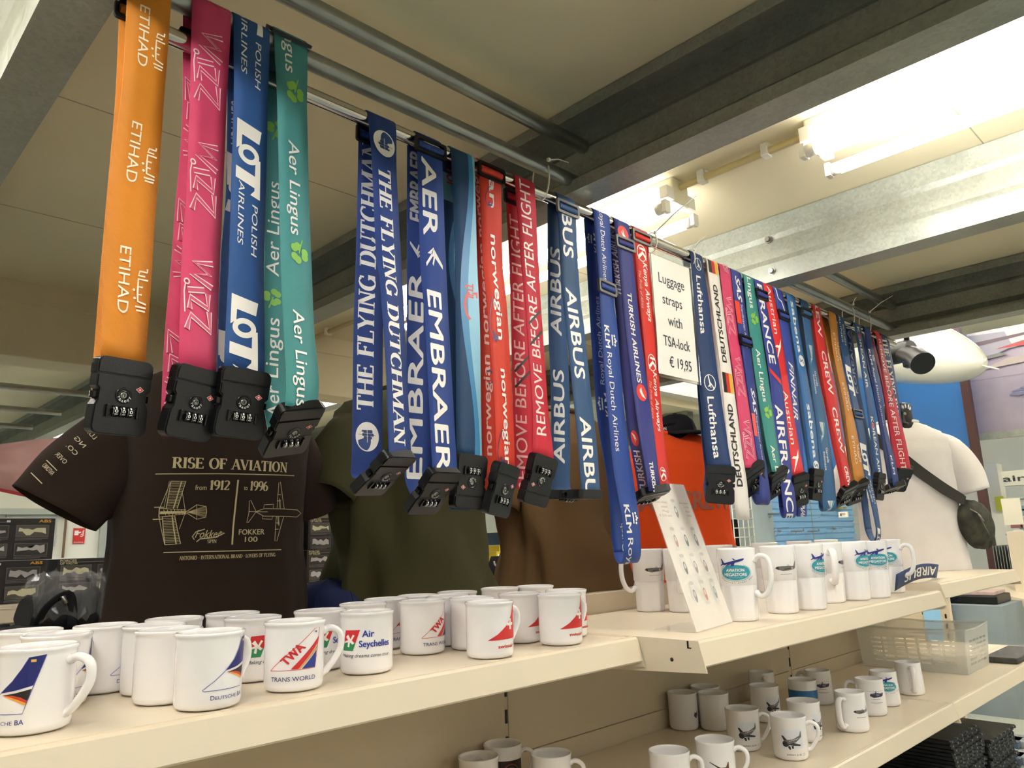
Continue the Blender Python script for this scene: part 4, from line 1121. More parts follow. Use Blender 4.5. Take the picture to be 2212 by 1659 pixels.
def p_dba(A):
    left = [(-3.0, 2.2), (-1.9, 3.05), (-.9, 3.95), (.1, 5.0), (.8, 6.1), (1.3, 7.1)]
    A.poly(c_([(-.9, 3.95), (.1, 5.0), (.8, 6.1), (1.3, 7.1), (2.6, 7.25), (1.78, 4.55), (.5, 4.2)]), '22296E')
    A.poly(c_([(-.75, 3.78), (.4, 3.95), (1.68, 4.25), (1.42, 3.2), (.9, 3.55), (.2, 3.75)]), '2A2422')
    A.poly(c_([(-.75, 3.78), (.2, 3.75), (.9, 3.55), (1.42, 3.2), (1.36, 3.0), (.7, 3.35), (.0, 3.62)]), 'C8402C')
    A.poly(c_([(-.75, 3.78), (.0, 3.62), (.7, 3.35), (1.36, 3.0), (1.30, 2.8), (.6, 3.2), (-.2, 3.55)]), 'E8A83A')
    A.line(c_(left), .0006, '5058A6'); A.line(c_([(-3.0, 2.2), (-2.9, 2.08), (1.15, 2.1), (1.4, 3.1), (2.6, 7.25)]), .0006, '5058A6')
    A.rect(.0145, .0665, .0185, .0690, 'E0B25A')
    A.text('D', -.0225, -.0188, .0115, .0158, '2F3A86', bold=.01); A.text('EUTSCHE', -.0180, .0040, .0115, .0148, '2F3A86', bold=.01); A.text('BA', .0062, .0130, .0115, .0158, '2F3A86', bold=.01)
def p_twa(A):
    A.line(c_([(-2.7, 2.55), (1.75, 7.0), (2.45, 7.1), (1.85, 2.6), (-2.7, 2.5)]), .0006, RD)
    A.poly(c_([(.1, 2.65), (2.15, 5.3), (2.3, 6.1), (-.6, 2.65)]), RD)
    A.poly(c_([(.3, 2.65), (2.05, 4.75), (2.1, 5.1), (.12, 2.65)]), 'D9A24A'); A.poly(c_([(.45, 2.65), (2.0, 4.55), (1.85, 2.65)]), '2B3C8C')
    T = Art(); T.text('TWA', -.0135, .0125, 0, .0088, RD, bold=.05)
    a = math.radians(47); A.sub(T, lambda x, y: (-.0008+x*math.cos(a)-y*math.sin(a), .0405+x*math.sin(a)+y*math.cos(a)))
    A.rect(.0180, .0655, .0198, .0676, '333A80')
    A.text('TRANS WORLD', -.0255, .0185, .0135, .0182, '2B3474', bold=.005)
def p_sey(A):
    A.poly(c_([(-3.3, 4.25), (-3.0, 5.9), (-.75, 5.95), (-1.35, 4.25)]), RD); A.poly(c_([(-3.35, 4.25), (-1.35, 4.25), (-1.75, 3.15), (-3.45, 3.15)]), '2E8A55')
    A.poly(c_([(-2.9, 5.0), (-2.5, 5.35), (-2.1, 4.7), (-1.75, 5.35), (-1.5, 5.2), (-1.9, 4.55), (-1.5, 4.2), (-1.8, 4.0), (-2.2, 4.3), (-2.3, 3.6), (-2.6, 3.7), (-2.5, 4.3), (-3.2, 4.15), (-3.2, 4.35), (-2.5, 4.6)]), 'F2EEE8')
    A.text('Air', -.0045, .0110, .0500, .0585, '2C3FA0', bold=.03); A.text('Seychelles', -.0085, .0345, .0365, .0450, '2C3FA0', bold=.03)
    A.text('Making dreams come true', -.0345, .0330, .0230, .0275, '1E1E28', shear=.35)
def p_swiss(A):
    A.poly(c_([(-2.5, 2.6), (-1.2, 3.4), (.2, 4.6), (1.2, 5.9), (1.9, 7.4), (2.2, 7.5), (2.1, 2.7)]), 'D2302F')
    A.rect(.0070, .0395, .0110, .0545, 'F2EDE7'); A.rect(.0028, .0450, .0152, .0490, 'F2EDE7')
    A.text('swissair', -.0115, .0145, .0150, .0195, 'D2302F', bold=.035)
def airliner(A, x, y, s, c):
    P = lambda q: A.poly([(x+a*s, y+b*s) for a, b in q], c)
    P([(-1, -.10), (-.75, -.14), (.5, .12), (.88, .26), (1.0, .36), (.92, .42), (.6, .36), (-.6, .06), (-.95, .02)])
    P([(-.95, .0), (-.72, .04), (-.78, .12), (-.98, .42), (-1.06, .42), (-.98, .1)]); P([(-1.0, -.04), (-.82, -.06), (-1.12, -.22), (-1.2, -.2)])
    P([(-.15, .02), (.2, .08), (.1, -.22), (-.02, -.26), (-.12, -.2)]); P([(-.3, .0), (.0, .02), (-.55, -.26), (-.66, -.26)]); P([(.12, .28), (.3, .32), (.08, .44), (.0, .44)])
def p_am(A, sc=1.0, y0=.100):
    q = lambda v: v*sc
    A.ell(0, y0, q(.0215), q(.0108), '2F95A8', 40); A.ring(.0006, y0-q(.0004), q(.0228), q(.0120), q(.0006), '4FA7B5', -160, 60); A.ring(.0, y0, q(.0236), q(.0128), q(.0004), 'A9B9BC', 90, 200)
    A.text('AVIATION', q(-.0130), q(.0125), y0+q(.0012), y0+q(.0052), 'F4F1EA', bold=.03); A.text('MEGASTORE', q(-.0165), q(.0160), y0-q(.0052), y0-q(.0010), 'F4F1EA', bold=.03); A.text('THE NETHERLANDS', q(-.0100), q(.0100), y0-q(.0080), y0-q(.0066), '9CC8CE')
    airliner(A, q(-.003), y0+q(.0130), q(.0165), '2A2F86')
    s = 'LUCHTVAART HOBBY SHOP'
    for i, ch in enumerate(s):
        if ch == ' ': continue
        a = math.radians(-150+i*6.2+0); T = Art(); T.text(ch, q(-.0006), q(.0006), 0, q(.0016), '3A3A48', bold=.02)
        cx, cy = q(.0245)*math.cos(a), q(.0158)*math.sin(a)
        A.sub(T, lambda x, y, cx=cx, cy=cy: (cx+x, y0+cy+y))
def p_jet(A, y=.103, s=1.0):
    g = '6F6A66'
    A.poly([(x*s*.01, y+z*s*.01) for x, z in ((-2.3, .15), (-1.9, .5), (-.9, .6), (.3, .62), (.7, .9), (1.1, .62), (2.4, .55), (2.4, -.1), (1.2, -.35), (-.6, -.5), (-1.7, -.2))], g)
    A.poly([(x*s*.01, y+z*s*.01) for x, z in ((-2.3, .15), (-1.9, .5), (-1.5, .54), (-1.5, -.22), (-1.7, -.2))], '2B2726'); A.poly([(x*s*.01, y+z*s*.01) for x, z in ((.3, .62), (.5, .95), (.9, .95), (1.1, .62))], 'AFC0C6')
    A.poly([(x*s*.01, y+z*s*.01) for x, z in ((-.4, .0), (1.5, .2), (1.6, .05), (-.2, -.25))], '3A3634'); A.poly([(x*s*.01, y+z*s*.01) for x, z in ((2.1, .5), (2.9, 1.7), (3.2, 1.7), (2.9, .1), (2.4, -.1))], '7B7572')
    A.ell(.017*s, y+.0015*s, .0022*s, .0022*s, 'E8E4E0'); A.ell(.017*s, y+.0015*s, .0012*s, .0012*s, 'B8453A')
    for k in range(9): A.rect(-.012+k*.0030, y-.0128, -.0098+k*.0030, y-.0118, '4A4644')
def p_heli(A, y=.052):
    A.rect(-.026, y+.0135, .024, y+.0139, '4A4650'); A.ell(-.004, y+.004, .013, .0055, '312E48', 24); A.poly([(-.018, y+.002), (-.008, y-.003), (.018, y), (.024, y+.009), (.012, y+.009), (-.006, y+.010)], '35324C')
    A.rect(-.002, y+.008, .0005, y+.0137, '35324C'); A.rect(-.001, y+.001, .008, y+.007, '77728A'); A.line([(-.012, y-.007), (.010, y-.007)], .0008, '4A4650')
    A.rect(-.016, y-.016, .016, y-.0152, '55505E'); A.rect(-.010, y-.0185, .010, y-.018, '8A8690')
def p_ju(A):
    A.poly([(-.024, .026), (.026, .028), (.027, .068), (-.020, .066)], 'D9DEE8'); d = '2A282A'
    P = lambda q, c=d: A.poly(c_(q), c)
    P([(-1.9, 3.9), (-1.5, 4.5), (.3, 4.7), (1.9, 5.5), (2.2, 6.4), (2.35, 6.3), (2.4, 5.2), (1.0, 4.1), (-.9, 3.5)], '6E6A6C'); P([(-1.6, 4.4), (-2.1, 5.4), (-1.7, 5.4), (-.9, 4.55)]); P([(-2.0, 3.8), (-1.7, 4.3), (-1.0, 4.1), (-.6, 3.4), (-1.2, 3.0), (-1.8, 3.2)])
    P([(-1.2, 3.5), (1.9, 3.3), (2.1, 3.55), (.4, 4.0)], '3A3638'); P([(-.9, 3.2), (-.5, 2.5), (-.2, 2.6), (-.3, 3.3)]); P([(-.1, 3.3), (.1, 2.7), (.4, 2.8), (.4, 3.4)])
    for k in range(6): A.rect(-.004+k*.0035, .0425+k*.0011, -.002+k*.0035, .0440+k*.0011, 'E8E6E8')
    A.text('Junkers', -.012, .006, .0135, .0165, '2B2A30', bold=.02); A.text('Ju 52', .009, .020, .0135, .0165, '2B2A30', bold=.02); A.ring(.0265, .0150, .0023, .0023, .0005, '2B2A30')
def p_bomber(A):
    d = '5A3420'; P = lambda q, c=d: A.poly(c_(q), c)
    P([(-1.4, 4.0), (-.6, 4.6), (1.4, 4.7), (1.9, 5.6), (2.1, 5.6), (2.1, 4.4), (1.6, 3.9), (-.6, 3.5)]); P([(-1.9, 5.6), (-1.7, 5.65), (.6, 4.5), (.2, 4.35)], '2A1D18'); P([(-1.3, 3.6), (1.6, 3.3), (1.9, 3.5), (-.2, 4.2)], '7A4A2C')
    for x in (-1.5, -.4, .8): A.ell(x*CM, .037, .003, .003, '241814', 14)
    P([(-1.8, 2.6), (2.0, 2.4), (2.2, 2.6), (-1.6, 2.9)], '8A6A50')
def p_small(A):
    P = lambda q, c: A.poly(c_(q), c)
    P([(.9, 3.6), (1.2, 4.6), (1.7, 4.2), (2.2, 4.8), (2.3, 3.4), (1.6, 3.0)], '2B2A40'); P([(1.5, 3.3), (1.9, 3.8), (2.3, 3.4)], '7C86A8')
def p_band(A):
    A.rect(-.062, .018, .062, .066, '2F6FA6'); A.poly(c_([(1.2, 2.2), (6.0, 2.6), (6.0, 4.4), (3.4, 3.6)]), 'DAD6D0'); A.rect(-.062, .0165, .062, .018, 'E8E6E2')
    for k in range(5): A.ell(.022+k*.005, .032, .0015, .0018, 'B0885C', 8)
def p_art(A):      # plain dark picture band in place of the printed artwork
    A.rect(-.030, .008, .034, .066, '3A2420'); A.rect(-.028, .010, .032, .064, '2C1C1A'); A.ell(.002, .036, .015, .018, '4E5A70', 24); A.ell(.0, .036, .010, .013, '2A3F62', 20)
    A.ring(.002, .036, .020, .023, .002, '8A4030', 30, 150)
def p_amP(A): p_am(A, 1.25, .056)
MT = {}
def scaled(f, sx, sy, dy=0):
    def g(A):
        T = Art(); f(T); A.sub(T, lambda x, y: (x*sx, y*sy+dy))
    return g
p_dba, p_twa, p_sey, p_swiss = scaled(p_dba, 1.22, 1.14), scaled(p_twa, 1.38, 1.14), scaled(p_sey, 1.12, 1.06, .002), scaled(p_swiss, 1.3, 1.14)
for nm, bf, ar, R, hd, kd in (('dba', body_short, p_dba, RS, H_SHORT, 's'), ('twa', body_short, p_twa, RS, H_SHORT, 's'), ('sey', body_short, p_sey, RS, H_SHORT, 's'), ('swiss', body_short, p_swiss, RS, H_SHORT, 's'),
    ('am', body_tall, lambda A: p_am(A, 1.5, .1045), RT, H_TALL, 't'), ('jet', body_tall, p_jet, RT, H_TALL, 't'),
    ('heli', body_beer, p_heli, RB, H_BEER, 'b'), ('jetb', body_beer, lambda A: p_jet(A, .050, .8), RB, H_BEER, 'b'), ('amb', body_beer, p_amP, RB, H_BEER, 'b'), ('plainb', body_beer, None, RB, H_BEER, 'b'),
    ('ju', body_pic, p_ju, RP, H_PIC, 'p'), ('bomb', body_pic, p_bomber, RP, H_PIC, 'p'), ('small', body_pic, p_small, RP, H_PIC, 'p'), ('plain', body_pic, None, RP, H_PIC, 'p'), ('band', body_pic, p_band, RP, H_PIC, 'p'), ('art', body_pic, p_art, RP, H_PIC, 'p')):
    MT[nm] = (mugtype(bf, ar, R), hd, kd)
RIM = {'s': (.0415, .0875), 't': (.0424, .156), 'b': (.0373, .094), 'p': (.0402, .091)}
FOOT = {'s': .039, 't': .038, 'b': .040, 'p': .0385}
def mug(kind, xl, xr, yb, label, phi=0, hand=90, rim=None, z=ZS, group='mugs on the top shelf'):
    """stands where its foot (yb) or the front of its rim is seen between xl and xr"""
    body, hd, k = MT[kind]; xc = (xl+xr)/2
    if rim is None: p = at(xc, yb, Z=z+.001); r = FOOT[k]
    else: p = at(xc, rim, Z=z+RIM[k][1]); r = RIM[k][0]
    d = Vector((p.x, p.y, 0)).normalized(); c = Vector((p.x, p.y, 0))+d*r
    lim = YB-.004-RIM[k][0]
    if c.y > lim: c = c*(lim/c.y)
    rz = math.atan2(-d.x, d.y)+math.radians(phi)
    t = thing('mug', label, 'mug', (c.x, c.y, z+.0005)); t.rotation_euler = (0, 0, rz)
    o = bpy.data.objects.new('body', body); C.objects.link(o); o.parent = t
    h = bpy.data.objects.new('handle', hd); C.objects.link(h); h.parent = t; h.rotation_euler = (0, 0, math.radians(hand-90))
    MUGS.append([t, RIM[k][0], round(z, 2)]); return t
MUGS = []
# ---- left top shelf
m = mug
m('dba', -25, 155, 1590, 'white mug with a navy tail fin print, cut by the frame, handle towards the viewer', -33)
m('dba', 48, 200, 1537, 'white mug with a navy tail fin seen past its handle, second from the near end', 62, 80, rim=1378)
m('dba', -22, 147, 0, 'white mug whose rim shows behind the two nearest navy tail mugs', 170, 20, rim=1362)
m('dba', 190, 318, 1503, 'white mug with just a sliver of blue outline, standing apart in the second row', 68, 90)
m('dba', 271, 395, 1509, 'white mug squeezed between two mugs, only its near wall showing', 150, 60)
m('dba', 297, 430, 1526, 'white mug directly behind the front navy tail mug, letter D visible', 66, 90)
m('dba', 373, 521, 1538, 'front white mug with the large navy tail fin and gold bands, handle tucked behind', 44)
m('dba', 314, 440, 0, 'white mug in the back row in front of the brown shirt, rim only', 120, 60, rim=1343)
m('sey', 443, 562, 0, 'white mug in the back row below the brown shirt print, rim only', 150, 40, rim=1331)
m('sey', 478, 605, 1476, 'white mug with the red and green emblem half hidden by the red fin mug', 46, 100)
m('twa', 570, 697, 1497, 'front white mug with slanted red letters and a red and blue tail fin', 6, 90)
m('sey', 637, 742, 1451, 'white mug with emblem and blue letters seen through a handle', 44, 100)
m('sey', 735, 848, 1459, 'front white mug with full emblem, blue lettering and handwritten line', -2, 175)
m('sey', 733, 836, 0, 'white mug with only its rim showing behind the handwriting mug', 160, 30, rim=1309)
m('twa', 784, 884, 1404, 'white mug with a red fin edge behind the handwriting mug', 62, 100)
m('twa', 865, 961, 1416, 'front row white mug with red outlined fin at its far side', 52, 95)
m('twa', 869, 958, 0, 'white mug in the back row before the green shirt, nearest of the rims there', 150, 60, rim=1287)
m('swiss', 945, 1030, 0, 'white mug in the back row before the green shirt, middle of the rims there', 150, 60, rim=1278)
m('twa', 928, 1020, 1397, 'plain white mug wall between the red outlined fin mug and its neighbour', 150, 60)
m('swiss', 975, 1068, 1406, 'plain faced white mug close behind the front red fin mug', 105, 60)
m('swiss', 1007, 1112, 1425, 'front white mug with solid red fin and white cross', 41)
m('swiss', 1030, 1128, 0, 'white mug in the back row between the green and the tan shirt', 150, 60, rim=1267)
m('swiss', 1106, 1196, 0, 'white mug in the back row below the tan shirt', 150, 60, rim=1270)
m('swiss', 1080, 1172, 1391, 'white mug with a red fin tip, between the two front red fin mugs', 66, 95)
m('swiss', 1163, 1262, 1396, 'last front white mug with red fin and cross at the shelf end', 45, 90)
m('swiss', 1176, 1269, 0, 'white mug with red fin edge just behind the last front one', 62, 92, rim=1279)
# ---- right top shelf, tall mugs
TG = 'tall mugs'
m('jet', 1376, 1446, 1322, 'tall white mug with grey aircraft print and handle towards the tan shirt', 20, -90)
m('jet', 1442, 1512, 1323, 'tall white mug behind the slanted acrylic display, handle showing', 60, -62)
m('jet', 1512, 1590, 0, 'tall white mug just past the acrylic display with part of a grey aircraft', 40, 150, rim=1176)
m('am', 1558, 1647, 1343, 'front tall white mug with full teal oval logo and big handle', -6, 78)
m('jet', 1652, 1732, 1326, 'tall white mug with grey fighter print seen through the big handle', 22, 160)
m('am', 1716, 1790, 1318, 'tall white mug with teal oval at its far edge, third of the front row', 62, 150)
m('jet', 1768, 1824, 1303, 'narrow slice of tall white mug with handle edge and aircraft tail', 75, -60)
m('am', 1815, 1887, 1297, 'tall white mug with teal oval half turned away, fourth logo mug', 58, 150)
m('am', 1860, 1929, 1292, 'tall white mug with teal oval nearly whole, second from the shelf end', 24, 150)
m('am', 1898, 1956, 1281, 'last tall white mug at the shelf end with its handle outward', -8, 80)
for i, (a, b_, rm, l) in enumerate(((1612, 1690, 1172, 'nearest the orange vest'), (1690, 1760, 1167, 'second from the orange vest'), (1752, 1815, 1163, 'third, nearest the shelf end'))):
    m('jet', a, b_, 0, 'tall white mug in the rear row by the back panel, '+l, 140, 120, rim=rm)
# ---- lower shelf
LG = 'lower'
def ml(*a, **k): return mug(*a, z=ZL, **k)
ml('plain', 985, 1082, 0, 'plain white mug at the bottom edge under the near shelf, nearest of three', 0, 180, rim=1646)
ml('art', 1040, 1131, 0, 'white mug with a dark brown picture band under the near shelf', 22, 75, rim=1612)
ml('plain', 1142, 1240, 0, 'plain white mug with handle beside the dark picture mug', 0, 80, rim=1639)
ml('small', 1397, 1494, 0, 'bright white mug cut by the bottom edge, a tiny dark print at its side', 28, 72, rim=1633)
ml('bomb', 1493, 1594, 0, 'bright white mug with a brown propeller bomber print', 8, 74, rim=1608)
ml('small', 1450, 1517, 1577, 'shaded white mug with a blue print, in the dark corner by the panel seam', 30, 150)
ml('plain', 1512, 1582, 1581, 'shaded plain white mug second from the panel seam', 0, 170)
ml('plain', 1490, 1556, 0, 'shaded white mug hidden behind two others, rim only', 0, 160, rim=1488)
ml('ju', 1570, 1650, 1625, 'white mug with grey propeller plane print in the second row, handle against the front mug', 12, 88)
ml('ju', 1667, 1755, 1645, 'front white mug with propeller plane print on pale blue', 4, 82)
ml('heli', 1620, 1682, 1527, 'grey looking tall mug in the shade with handle towards the dark corner', 100, -88)
ml('ju', 1622, 1692, 1562, 'shaded white mug with a dark plane, behind the propeller plane mugs', 34, 160)
ml('band', 1696, 1768, 0, 'white mug with a broad blue band', -10, 170, rim=1473)
ml('heli', 1738, 1808, 1524, 'shaded mug with a dark helicopter print beside the blue band mug', 18, -130)
ml('ju', 1702, 1784, 1605, 'white mug with a plane at its far edge, right behind the front plane mug', 58, 120)
ml('jetb', 1802, 1887, 1584, 'bright white mug with fat handle towards the plane mugs', 34, -62)
ml('heli', 1845, 1926, 1548, 'white mug with a line and dark helicopter print', 24, -120)
ml('amb', 1878, 1953, 1527, 'white mug with teal oval logo on the lower shelf', 14, 160)
ml('plainb', 1932, 2006, 1503, 'last white mug before the basket, handle facing the viewer', 0, 12)

# let no two mugs touch: nudge the farther one back or aside
for _ in range(60):
    for i in range(len(MUGS)):
        for j in range(i):
            a, b_ = MUGS[i], MUGS[j]
            if a[2] != b_[2]: continue
            d = a[0].location-b_[0].location; g = a[1]+b_[1]+.0012-d.length
            if g > 0:
                u = d.normalized()*g
                fa = a[0].location.xy.length > b_[0].location.xy.length
                if fa: a[0].location += u
                else: b_[0].location -= u
    for t_, r_, _z in MUGS: t_.location.y = min(t_.location.y, YB-.003-r_)
# ================================================================ shirts on display busts behind the shelf
def fabric(name, col, **k): return mat(name, col, .9, bump=.35, scale=900, var=.06, vscale=10, spec=.2, **k)
class Torso:
    """cloth covered bust, front facing -y, in its own frame"""
    def __init__(self, hw, hd, zb, zt, folds, seed=0, hem=1.0):
        self.hw, self.hd, self.zb, self.zt, self.f, self.sd, self.hem = hw, hd, zb, zt, folds, seed, hem
    P = [(0, 1.0, .82), (.12, .985, .82), (.35, .95, .84), (.6, .97, .95), (.78, 1.0, .98), (.87, .97, .86), (.93, .84, .70), (.97, .62, .54), (1.0, .40, .42)]
    def ab(self, z):
        t = min(max((z-self.zb)/(self.zt-self.zb), 0), 1)
        for (a, w0, d0), (b, w1, d1) in zip(self.P, self.P[1:]):
            if t <= b:
                k = (t-a)/(b-a); k = k*k*(3-2*k)
                h = 1+(self.hem-1)*max(0, 1-t/.5)
                return self.hw*(w0+(w1-w0)*k)*h, self.hd*(d0+(d1-d0)*k)*h
        return self.hw*.3, self.hd*.4
    def fold(self, a, z):
        t = (z-self.zb)/(self.zt-self.zb); s = self.sd
        g = max(0, 1-t)**.8
        return self.f*(g*(math.sin(a*7+s+1.6*math.sin(z*9+s))*.6+math.sin(a*13+2*s+z*6)*.3) + .35*math.sin(z*26+a*5+s)*math.sin(a*3+s))
    def pt(self, a, z, n=2.5):
        A_, B_ = self.ab(z); c, s = math.cos(a), math.sin(a)
        x = A_*math.copysign(abs(c)**(2/n), c); y = B_*math.copysign(abs(s)**(2/n), s)
        k = 1+self.fold(a, z)/max(A_, .05)
        return Vector((x*k, y*k, z))
    def front(self, x, z):
        """point of the front surface above local x"""
        lo, hi = PI+.0001, 2*PI-.0001
        for _ in range(26):
            m = (lo+hi)/2
            if self.pt(m, z).x < x: lo = m
            else: hi = m
        p = self.pt(lo, z); q = self.pt(lo+.03, z); u = self.pt(lo, z+.01)
        n = (q-p).cross(u-p).normalized()
        return p, (n if n.y < 0 else -n)
    def mesh(self, b, n=72, m=44):
        loft(b, [[self.pt(2*PI*k/n, self.zb+(self.zt-self.zb)*i/m) for k in range(n)] for i in range(m+1)], caps=(False, True))
def sleeve(b, path, rads, flat=.8, fold=.006, seed=0):
    """path of points, radii; open hem at the end"""
    P = spl(path, 6); n = len(P); R = []
    for i, p in enumerate(P):
        t = (P[min(i+1, n-1)]-P[max(i-1, 0)]).normalized(); s = t.cross(Vector((0, 1, 0))).normalized(); u = s.cross(t)
        f = i/(n-1)*(len(rads)-1); k = min(int(f), len(rads)-2); r = rads[k]+(rads[k+1]-rads[k])*(f-k)
        R.append([p+s*math.cos(a)*(r+fold*math.sin(3*a+seed+i*.35))+u*math.sin(a)*flat*(r+fold*math.sin(4*a+seed+i*.2)) for a in (2*PI*j/32 for j in range(32))])
    # turned-in hem
    c = sum(R[-1], Vector())/32
    R.append([c+(p-c)*.96 for p in R[-1]]); R.append([c+(p-c)*.95+(P[-3]-P[-1])*.8 for p in R[-2]])
    loft(b, R, caps=(False, False))
def shirt(label, c, yaw, tor, m, sleeves, art=None, neck=None):
    t = thing('t_shirt', label, 't-shirt', c); t.rotation_euler = (0, 0, yaw)
    def put(n, b, ms, **k):
        o = obj(n, b, ms, **k); o.parent = t; return o
    b = B(); tor.mesh(b); mats = [m]
    if art:
        A = Art(); art(A); mats += A.mats
        A.emit(b, lambda x, z: tor.front(x, z), base=1, cx=[-.2+.02*k for k in range(21)], cy=[tor.zb+.05*k for k in range(12)], eps=.0018, step=.0001)
    put('shirt_body', b, mats)
    for path, rads, fl in sleeves:
        b = B(); sleeve(b, path, rads, fl, seed=len(label)); put('sleeve', b, m)
    # ribbed collar
    b = B(); A_, B_ = tor.ab(tor.zt)
    tube(b, [(A_*1.02*math.cos(a), B_*1.02*math.sin(a), tor.zt+.004) for a in (2*PI*k/28 for k in range(29))], .008, 8); put('collar', b, m)
    return t
ZB2 = 1.345
b = B(); box(b, (-.1, YB+.062, ZB2-.03), (2.55, YB+.50, ZB2), bev=.002)
tag(obj('shelf_board', b, M_CREAM), 'cream shelf board behind the mugs on which the shirts stand', 'shelf').name = 'rear_shelf'
M_BROWN, M_GREEN, M_TAN = fabric('dark_brown_jersey', '2C221C'), fabric('olive_green_jersey', '45452E'), fabric('tan_brown_jersey', '634D33')
M_ORANGE, M_WSHIRT = fabric('orange_cotton', 'E4501E'), fabric('white_jersey', 'DDD8D6')
# -- brown
CB = Vector((.665, 1.57, ZB2+.001)); TB_ = Torso(.203, .115, 0, .53, .008, 1.2, 1.02)
def Pb(px, py):
    p = at(px, py, Y=CB.y-.105); return (p.x-CB.x, p.z-CB.z)
def Zc(x, y): return Pb(300+x/4.739, 940+y/4.739)
GD = 'B9AD84'
def a_brown(A):
    def T(s, x0, y0, x1, h, **k):   # crop coordinates, baseline y0
        a = Zc(x0, y0); b_ = Zc(x1, y0); c = Zc(x0, y0-h); A.text(s, a[0], b_[0], a[1], a[1]+(c[1]-a[1]), GD, **k)
    def Ln(pts, w=.0011): A.line([Zc(*p) for p in pts], w, GD)
    T('RISE OF AVIATION', 360, 330, 1530, 112, font='serif'); Ln([(215, 388), (1615, 410)], .0017); Ln([(1000, 460), (968, 1120)], .0034); Ln([(300, 1200), (1485, 1172)], .0017)
    T('ANTONIO - INTERNATIONAL BRAND - LOVERS OF FLYING', 432, 1280, 1420, 40, font='serif')
    T('from', 588, 557, 694, 50, bold=.01); T('1912', 722, 557, 915, 95, font='serif'); T('to', 1062, 560, 1100, 44, bold=.01); T('1996', 1125, 565, 1322, 95, font='serif')
    T('Fokker', 590, 1050, 840, 78, shear=.35, bold=.012); Ln([(840, 985), (885, 1000), (800, 1045), (640, 1062), (605, 1092)], .0022); Ln([(585, 1070), (565, 1040), (600, 990), (690, 960)], .0018); T('SPIN', 712, 1105, 805, 36, font='serif')
    T('FOKKER', 1032, 1018, 1305, 55, bold=.02); T('100', 1095, 1092, 1230, 52, bold=.02)
    # early monoplane, seen from above
    Ln([(355, 465), (495, 468), (420, 745)], .0014); Ln([(355, 465), (320, 745)], .0012); Ln([(455, 468), (385, 745)], .002); Ln([(355, 465), (265, 735)], .0009); Ln([(465, 590), (495, 765)], .0009); Ln([(340, 465), (300, 745)], .0006)
    Ln([(315, 1120), (448, 1112), (398, 822)], .0014); Ln([(315, 1120), (290, 822)], .0012); Ln([(408, 1115), (375, 822)], .002); Ln([(440, 960), (495, 790)], .0009); Ln([(312, 1110), (262, 830)], .0009)
    for k in range(17):
        f = k/17; y = 475+f*270; Ln([(354-34*f, y), (490-70*f, y)], .0007); y = 830+f*280; Ln([(292+24*f, y), (400+48*f, y)], .0007)
    Ln([(265, 740), (500, 762)], .001); Ln([(265, 830), (500, 800)], .001); Ln([(262, 735), (262, 835)], .0014); Ln([(270, 785), (500, 785)], .005)
    for x in range(300, 500, 30): Ln([(x, 755), (x+18, 812)], .0008)
    Ln([(215, 726), (300, 728)], .0016); Ln([(208, 851), (290, 850)], .0016)
    Ln([(500, 780), (600, 708), (690, 725), (696, 780), (688, 835), (600, 858), (500, 790)], .0012)
    for y in range(720, 850, 13): Ln([(510, 785), (690, y)], .0006)
    Ln([(600, 708), (600, 858)], .0008)
    # twin jet, seen from above
    Ln([(1180, 775), (1270, 745), (1480, 748), (1640, 755), (1685, 788), (1640, 828), (1480, 826), (1270, 822), (1180, 778)], .0012)
    for q in (((1408, 740), (1408, 485), (1425, 475), (1485, 745)), ((1405, 826), (1392, 1085), (1412, 1085), (1482, 830)), ((1180, 770), (1118, 662), (1102, 668), (1108, 775), (1090, 892), (1105, 890), (1180, 780)), ((1262, 738), (1266, 705), (1367, 700), (1365, 738)), ((1258, 815), (1255, 850), (1360, 856), (1364, 818)), ((1100, 776), (1310, 778)), ((1425, 640), (1440, 740)), ((1420, 830), (1432, 925)), ((1400, 600), (1436, 602)), ((1398, 664), (1440, 666)), ((1395, 895), (1435, 897)), ((1390, 962), (1428, 962))): Ln(q, .0011)
    for k in range(8): Ln([(1422, 655+k*11), (1438, 655+k*11)], .0007); Ln([(1412, 835+k*11), (1432, 835+k*11)], .0007)
def L3(X, Y, Z, c): return (X-c.x, Y-c.y, Z-c.z)
brown = shirt('dark brown t-shirt with pale line drawings of two aircraft, behind the nearest straps', CB, 0, TB_, M_BROWN,
   [([(-.12, .01, .40), (-.185, .0, .345), (-.262, -.005, .285), (-.292, -.005, .238)], (.085, .090, .086, .079), .5),
    ([(.12, .01, .40), (.175, .02, .34), (.215, .03, .28), (.232, .04, .235)], (.085, .085, .08, .075), .8)], a_brown)
# lettering on the near sleeve
b = B(); A = Art(); S0 = Vector((.414, 1.521, 1.722)); ex = Vector((-.10, -.008, -.098)).normalized(); ey = ex.cross(Vector((.3, -1, .35)).normalized()).normalized()
for s, x0, x1, y in (('LUX', .0, .014, .0), ('NG', .024, .034, .0), ('CO.', .043, .057, -.002), ('OVER', .066, .083, -.002), ('ANTONIO', .094, .118, -.004)):
    T = Art(); T.text(s, -.011, .012, 0, .008, 'D8CDAF', font='sans', bold=.01); A.sub(T, lambda x, y, x0=x0, yy=y: (x0-y+.008, yy+x-.0))
A.rect(.089, -.014, .0905, .011, 'D8CDAF'); A.rect(.121, -.016, .1225, .010, 'D8CDAF')
A.emit(b, flat_fn(S0, ex, ey), base=0, eps=.001)
o = obj('sleeve_lettering', b, A.mats, brown)
